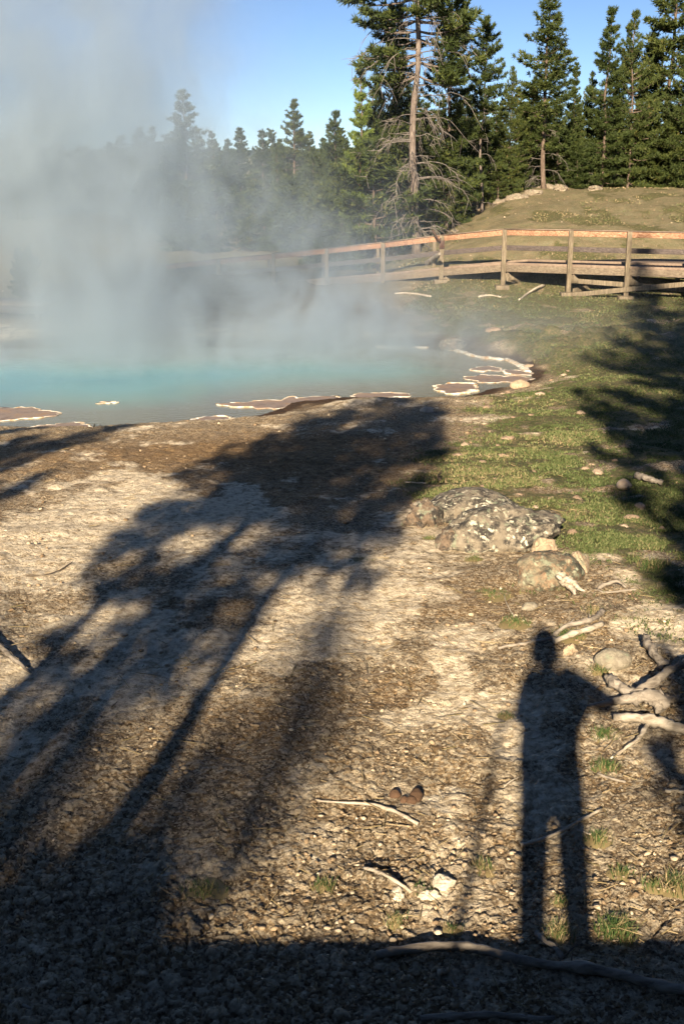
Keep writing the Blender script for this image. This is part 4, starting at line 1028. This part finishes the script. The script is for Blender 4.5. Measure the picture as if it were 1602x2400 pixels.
# trail-side holder on the post
root = empty('sign_holder', tops[5] + np.array([0, -.06, -.02]), 'small dark brown angled sign holder bolted on a boardwalk post', 'sign')
M_sign = mat_wood('sign_brown', (.045, .022, .014), (.075, .036, .024), (.10, .05, .035), (5, 5, 5), 1.0, .5)
mb = MB(); ca, sa = math.cos(R(58)), math.sin(R(58))
rot = np.array([[ca, 0, sa], [0, 1, 0], [-sa, 0, ca]])
mb.box((-.20, 0, .02), (.42, .34, .05), rot); mb.build('panel', M_sign, root, bevel=.008)
mb = MB(); mb.box((0, -.005, -.26), (.16, .05, .26)); mb.box((-.06, -.005, -.12), (.06, .05, .14)); mb.build('bracket', M_sign, root, bevel=.006)
mb = MB(); mb.tube([(0.04, -.035, -.34), (.04, -.05, -.34)], .012, 8); mb.tube([(-.04, -.035, -.34), (-.04, -.05, -.34)], .012, 8); mb.build('bolt', M_raild, root)
# sticks by the posts
stick([([(1275, 670), (1255, 677, .05), (1235, 690), (1215, 705)], .05, .04)], M_driftb, 'curved bleached log lying under the boardwalk', seed=40)
stick([([(925, 690), (960, 688), (1010, 697)], .04, .05)], M_driftb, 'pale log on the ground left of the sign post', seed=41)
stick([([(1120, 697), (1150, 693), (1172, 698)], .04, .04)], M_driftb, 'short pale log between two boardwalk posts', seed=42)
stick([([(1000, 622, .2), (1030, 600, .4)], .12, .08)], M_drift, 'grey fallen log seen through the railing by the sign', seed=43)
# low boardwalk at the left
root = empty('low_boardwalk', G(-60, 745), 'low dark edged boardwalk piece at the far left shore', 'boardwalk'); o0 = np.array(root.location)
a = G(-260, 735) - o0; b_ = G(120, 745) - o0; 
mb = MB(); mb.beam(a + [0, 0, .42], b_ + [0, 0, .42], 1.3, .05); mb.build('deck', M_deck, root)
mb = MB(); mb.beam(a + [0, -.62, .28], b_ + [0, -.62, .28], .06, .2); mb.build('side_beam', M_raild, root)
for t in (.35, .65, .95):
    mb = MB(); c = a * (1 - t) + b_ * t; mb.box(c + [0, -.5, .1], (.12, .12, .5)); mb.build('post', M_post, root)

# ------------------------------------------------------------------ boardwalk under the photographer
DZ = 1.60
NB = empty('near_boardwalk', (0, -.50, 0), 'wooden walkway the photographer stands on, known from its straight shadow', 'boardwalk')
mb = MB()
for j in range(-60, 60):
    mb.box((j * .15, 0, DZ - .0225), (.143, 2.26, .045))
mb.build('deck', M_deck, NB)
for yy in (-1.05, 1.05):
    mb = MB(); mb.box((0, yy, DZ - .16), (18, .06, .22)); mb.build('side_beam', M_beam, NB)
for x in (-7.5, -5, -2.5, 0, 2.5, 5, 7.5):
    for yy in (-.95, .95):
        mb = MB(); mb.box((x, yy, (DZ - .28) / 2 - .1), (.13, .13, DZ - .28 + .2)); mb.build('post', M_post, NB)

# thin dead sapling, seen as the faint stripe left of the photographer's shadow
mb = MB(); t = np.linspace(0, 1, 12)
bx0 = -.62 - 1.55 * AX / AY; tx0 = -.03 - 1.55 * AX / AY
mb.tube(np.c_[bx0 + (tx0 - bx0) * t + .03 * np.sin(t * 5), -1.55 + 0 * t, 3.6 * t - .1], np.linspace(.042, .015, 12), 7)
for k in range(16):
    z = 1.9 + .10 * k; a = k * 2.4; xc = bx0 + (tx0 - bx0) * (z + .1) / 3.6; mb.tube([(xc, -1.55, z), (xc + .10 * math.cos(a), -1.55 + .10 * math.sin(a), z + .08)], [.008, .004], 4)
tag(mb.build('dead_sapling', M_dead, None, True), 'thin dead sapling behind the walkway casting a faint stripe', 'tree')

# ------------------------------------------------------------------ the photographer
def skin_mesh(name, joints, edges, mat, parent, root=0, sub=2):
    me = bpy.data.meshes.new(name); me.from_pydata([j[0] for j in joints], edges, []); me.materials.append(mat)
    o = bpy.data.objects.new(name, me); C.objects.link(o); o.parent = parent
    s = o.modifiers.new('skin', 'SKIN')
    for i, j in enumerate(joints):
        r_ = j[1]; me.skin_vertices[0].data[i].radius = (r_, r_) if not isinstance(r_, tuple) else r_
    me.skin_vertices[0].data[root].use_root = True; s.use_smooth_shade = True
    sb = o.modifiers.new('sub', 'SUBSURF'); sb.levels = sub; sb.render_levels = sub
    return o
def flat_mat(name, c, rough=.8, nz=30, var=.25):
    m, nt, b = new_mat(name); co = objco(nt)
    nt.links.new(ramp(nt, noise(nt, co, nz, 4), [(.3, tuple(x * (1 - var) for x in c)), (.7, tuple(min(1, x * (1 + var)) for x in c))]), b.inputs['Base Color']); b.inputs['Roughness'].default_value = rough; return m
M_skin = flat_mat('skin', (.50, .32, .23), .5, 8, .08); M_jacket = flat_mat('jacket_cloth', (.08, .10, .14)); M_jeans = flat_mat('trouser_cloth', (.07, .085, .12), .9, 60)
M_black = flat_mat('black_plastic', (.02, .02, .022), .4); M_hair = flat_mat('hair', (.07, .045, .03), .6, 60); M_boot = flat_mat('boot_leather', (.08, .05, .03), .6)
PX = .16
MAN_S = 1.05
man = empty('person', (PX, -.40, DZ), 'person in a dark jacket holding a camera to the face, seen only as a shadow', 'person'); man.scale = (MAN_S,) * 3
J = [((-.02, 0, .93), (.205, .16)), ((-.03, 0, 1.10), (.25, .17)), ((-.02, .0, 1.28), (.27, .17)), ((0, 0, 1.41), (.21, .14)), ((-.03, .01, 1.50), .070), ((-.04, .02, 1.57), .062),
     ((-.10, 0, .88), .095), ((-.105, .01, .48), .066), ((-.11, -.02, .09), .048), ((-.12, .10, .045), .042), ((-.125, .17, .035), .036),
     ((.07, 0, .88), .095), ((.085, .01, .48), .066), ((.09, -.02, .09), .048), ((.10, .10, .045), .042), ((.105, .17, .035), .036),
     ((-.15, 0, 1.38), .075), ((-.17, .09, 1.20), .060), ((-.13, .17, 1.37), .050), ((-.08, .20, 1.48), .034),
     ((.20, 0, 1.40), .090), ((.35, .06, 1.29), .072), ((.22, .14, 1.38), .062), ((.08, .19, 1.48), .034)]
E = [(0, 1), (1, 2), (2, 3), (3, 4), (4, 5), (0, 6), (6, 7), (7, 8), (8, 9), (9, 10), (0, 11), (11, 12), (12, 13), (13, 14), (14, 15), (3, 16), (16, 17), (17, 18), (18, 19), (3, 20), (20, 21), (21, 22), (22, 23)]
E = [(0, 1), (1, 2), (2, 3), (3, 4), (4, 5), (0, 6), (6, 7), (7, 8), (8, 9), (9, 10), (0, 11), (11, 12), (12, 13), (13, 14), (14, 15), (3, 16), (16, 17), (17, 18), (18, 19), (3, 20), (20, 21), (21, 22), (22, 23)]
skin_mesh('body', J, E, M_jacket, man)
# head with face, hair
v, f = ico(4); hv = v.copy(); hv[:, 0] *= .078; hv[:, 1] *= .098; hv[:, 2] *= .122
jaw = sst(.0, -.12, hv[:, 2]); hv[:, 0] *= 1 - .28 * jaw; hv[:, 1] -= .0 * jaw
nose = np.exp(-(hv[:, 0] / .012) ** 2 - ((hv[:, 2] + .012) / .025) ** 2) * (hv[:, 1] > 0) * .024; hv[:, 1] += nose
eye = (np.exp(-((np.abs(hv[:, 0]) - .030) / .013) ** 2 - ((hv[:, 2] - .010) / .010) ** 2)) * (hv[:, 1] > 0) * .008; hv[:, 1] -= eye
mouth = np.exp(-(hv[:, 0] / .024) ** 2 - ((hv[:, 2] + .055) / .006) ** 2) * (hv[:, 1] > 0) * .005; hv[:, 1] -= mouth
hv = hv * 1.08
head = link('head', mesh_np('head', hv + [-.04, .05, 1.66], None, f), M_skin, man)
hm = v * np.array([.096, .116, .138]) + [-.04, .038, 1.675]; keepf = (hm[f].mean(1)[:, 1] < .085) & (hm[f].mean(1)[:, 2] > 1.61) | (hm[f].mean(1)[:, 2] > 1.735)
link('hair', mesh_np('hair', hm, None, f[keepf]), M_hair, man)
for s in (-1, 1):
    mb = MB(); ev = ico(2)[0] * [.010, .020, .032] + [s * .088 - .04, .045, 1.66]; mb.add(ev, None, ico(2)[1]); mb.build('ear', M_skin, man, True)
    hx, hy, hz = (-.085, .215, 1.51) if s < 0 else (.075, .20, 1.52)
    Jh = [((hx, hy - .02, hz - .03), .024), ((hx, hy + .03, hz + .005), .026), ((hx - s * .03, hy + .045, hz + .03), .012)]
    Eh = [(0, 1)]; Jh = Jh[:2]
    for k in range(4):
        b0 = (hx - s * .006, hy + .055, hz - .026 + k * .019); n0 = len(Jh); Jh += [(b0, .0095), ((hx - s * .032, hy + .072 - .004 * k, b0[2]), .009), ((hx - s * .055, hy + .056, b0[2] + .002), .008)]
        Eh += [(1, n0), (n0, n0 + 1), (n0 + 1, n0 + 2)]
    n0 = len(Jh); Jh += [((hx - s * .012, hy + .008, hz + .0), .011), ((hx - s * .045, hy + .005, hz + .006), .009)]; Eh += [(0, n0), (n0, n0 + 1)]
    skin_mesh('hand', Jh, Eh, M_skin, man, 0, 2)
# camera being held, its lens ends behind the picture's viewpoint
ck = empty('photo_camera', (PX - .0, -.14, DZ + 1.59), 'black camera held at the face by the photographer', 'camera')
mb = MB(); mb.box((0, 0, 0), (.14, .06, .09)); mb.box((0, .0, .06), (.05, .05, .035)); mb.build('camera_body', M_black, ck, bevel=.008)
mb = MB(); mb.tube([(0, .031, -.005), (0, .075, -.005)], .036, 20); mb.build('lens', M_black, ck, True)

# ------------------------------------------------------------------ far hills
x = np.linspace(-2600, 2600, 160); rows = []
for k, (yy, hh) in enumerate([(2300, -6), (2500, 12), (2800, 26), (3200, 30), (3450, -10)]):
    rows.append(np.c_[x, np.full(160, yy) + 80 * vnoise(x * .003, x * 0, k), hh * .38 * (.75 + .5 * fbm(x * .0015, x * 0 + .3, 2, 4)) if hh > 0 else np.full(160, hh)])
v = np.concatenate(rows); i = (np.arange(4)[:, None] * 160 + np.arange(159)[None]).ravel()
mt, nt, b = new_mat('far_forest'); nt.links.new(ramp(nt, noise(nt, objco(nt), .05, 5), [(.3, (.035, .06, .06)), (.7, (.07, .10, .09))]), b.inputs['Base Color'])
tag(link('hills', mesh_np('hills', v, np.stack([i, i + 1, i + 161, i + 160], 1)), mt), kind='structure')

# ------------------------------------------------------------------ steam
def steam():
    x0, x1, y0, y1, z0, z1 = -17., 8., 22., 33.5, ZW + .02, 9.5
    mb = MB(); mb.box(((x0 + x1) / 2, (y0 + y1) / 2, (z0 + z1) / 2), (x1 - x0, y1 - y0, z1 - z0))
    m = bpy.data.materials.new('steam'); m.use_nodes = True; nt = m.node_tree; nt.nodes.clear()
    out = N(nt, 'ShaderNodeOutputMaterial'); pv = N(nt, 'ShaderNodeVolumePrincipled'); nt.links.new(pv.outputs[0], out.inputs['Volume'])
    pv.inputs['Color'].default_value = (.80, .91, 1.0, 1); pv.inputs['Anisotropy'].default_value = .35
    co = objco(nt); sx = N(nt, 'ShaderNodeSeparateXYZ'); nt.links.new(co, sx.inputs[0]); X, Y, Z = sx.outputs
    h = mth(nt, 'SUBTRACT', Z, ZW)
    mul = lambda *a: a[0] if len(a) == 1 else mth(nt, 'MULTIPLY', a[0], mul(*a[1:]))
    add = lambda *a: a[0] if len(a) == 1 else mth(nt, 'ADD', a[0], add(*a[1:]))
    def gs(v, c, wd, p=2.0):
        d = mth(nt, 'ABSOLUTE', mth(nt, 'DIVIDE', mth(nt, 'SUBTRACT', v, c), wd)); return mth(nt, 'EXPONENT', mul(mth(nt, 'POWER', d, p), -1.0))
    sway = noise(nt, scaled(nt, co, (.30, .30, .22)), 1.0, 2, .5)
    nz = noise(nt, scaled(nt, co, (.52, .5, .33), (0, R(-20), 0)), 1.0, 3, .6, 1.4)
    nzf = noise(nt, scaled(nt, co, (.75, .6, .62)), 1.0, 3, .6, 1.2)
    k = mth(nt, 'MULTIPLY_ADD', nz, 5.0, -2.0, True); k2 = mth(nt, 'MULTIPLY_ADD', nzf, 5.0, -2.0, True)
    sw = mul(mth(nt, 'SUBTRACT', sway, .5), 3.6)
    cx = add(mth(nt, 'MULTIPLY_ADD', h, -.26, -5.0), sw, mul(mth(nt, 'SUBTRACT', nzf, .5), 1.6)); cw = mth(nt, 'MULTIPLY_ADD', h, .36, 1.15)
    plume = mul(gs(X, cx, cw, 2.6), gs(Y, 27.6, 1.9), mth(nt, 'MULTIPLY_ADD', k, .85, .22), mth(nt, 'MULTIPLY_ADD', h, -.09, 1.15))
    up = mth(nt, 'MULTIPLY_ADD', h, .36, -.65, True)
    veil = mul(gs(X, add(-9.2, sw), 4.2), gs(Y, 28., 2.), mth(nt, 'MULTIPLY_ADD', k, .6, .45), mul(mth(nt, 'MULTIPLY_ADD', up, 1.3, .16), mth(nt, 'MULTIPLY_ADD', h, -.08, 1.0)))
    drift = mul(gs(X, add(mth(nt, 'MULTIPLY_ADD', h, -.45, -.6), sw), 2.7), gs(Y, 28.3, 1.8), gs(h, 2.0, 3.6), mth(nt, 'MULTIPLY_ADD', k2, .9, .14), .20)
    puff = mul(gs(X, add(mth(nt, 'MULTIPLY_ADD', h, -.7, .2), sw), mth(nt, 'MULTIPLY_ADD', h, .15, 2.1)), gs(Y, 29., 1.4), mth(nt, 'EXPONENT', mul(h, -.62)), mth(nt, 'MULTIPLY_ADD', k2, 1.0, .06), 1.8)
    low = mul(gs(X, -3.0, 7.0), gs(Y, 28.0, 2.6), mth(nt, 'EXPONENT', mul(h, -2.0)), mth(nt, 'MULTIPLY_ADD', k2, .8, .35), 1.3)
    d = add(plume, veil, drift, puff, low)
    # fade at the box faces so no edge shows
    fz = N(nt, 'ShaderNodeMapRange'); nt.links.new(Z, fz.inputs[0]); fz.inputs[1].default_value = z1; fz.inputs[2].default_value = z1 - 1.5
    nt.links.new(mul(d, fz.outputs[0]), pv.inputs['Density'])
    o = mb.build('steam', m); tag(o, kind='stuff')
    m.cycles.volume_step_rate = 0.5
steam()
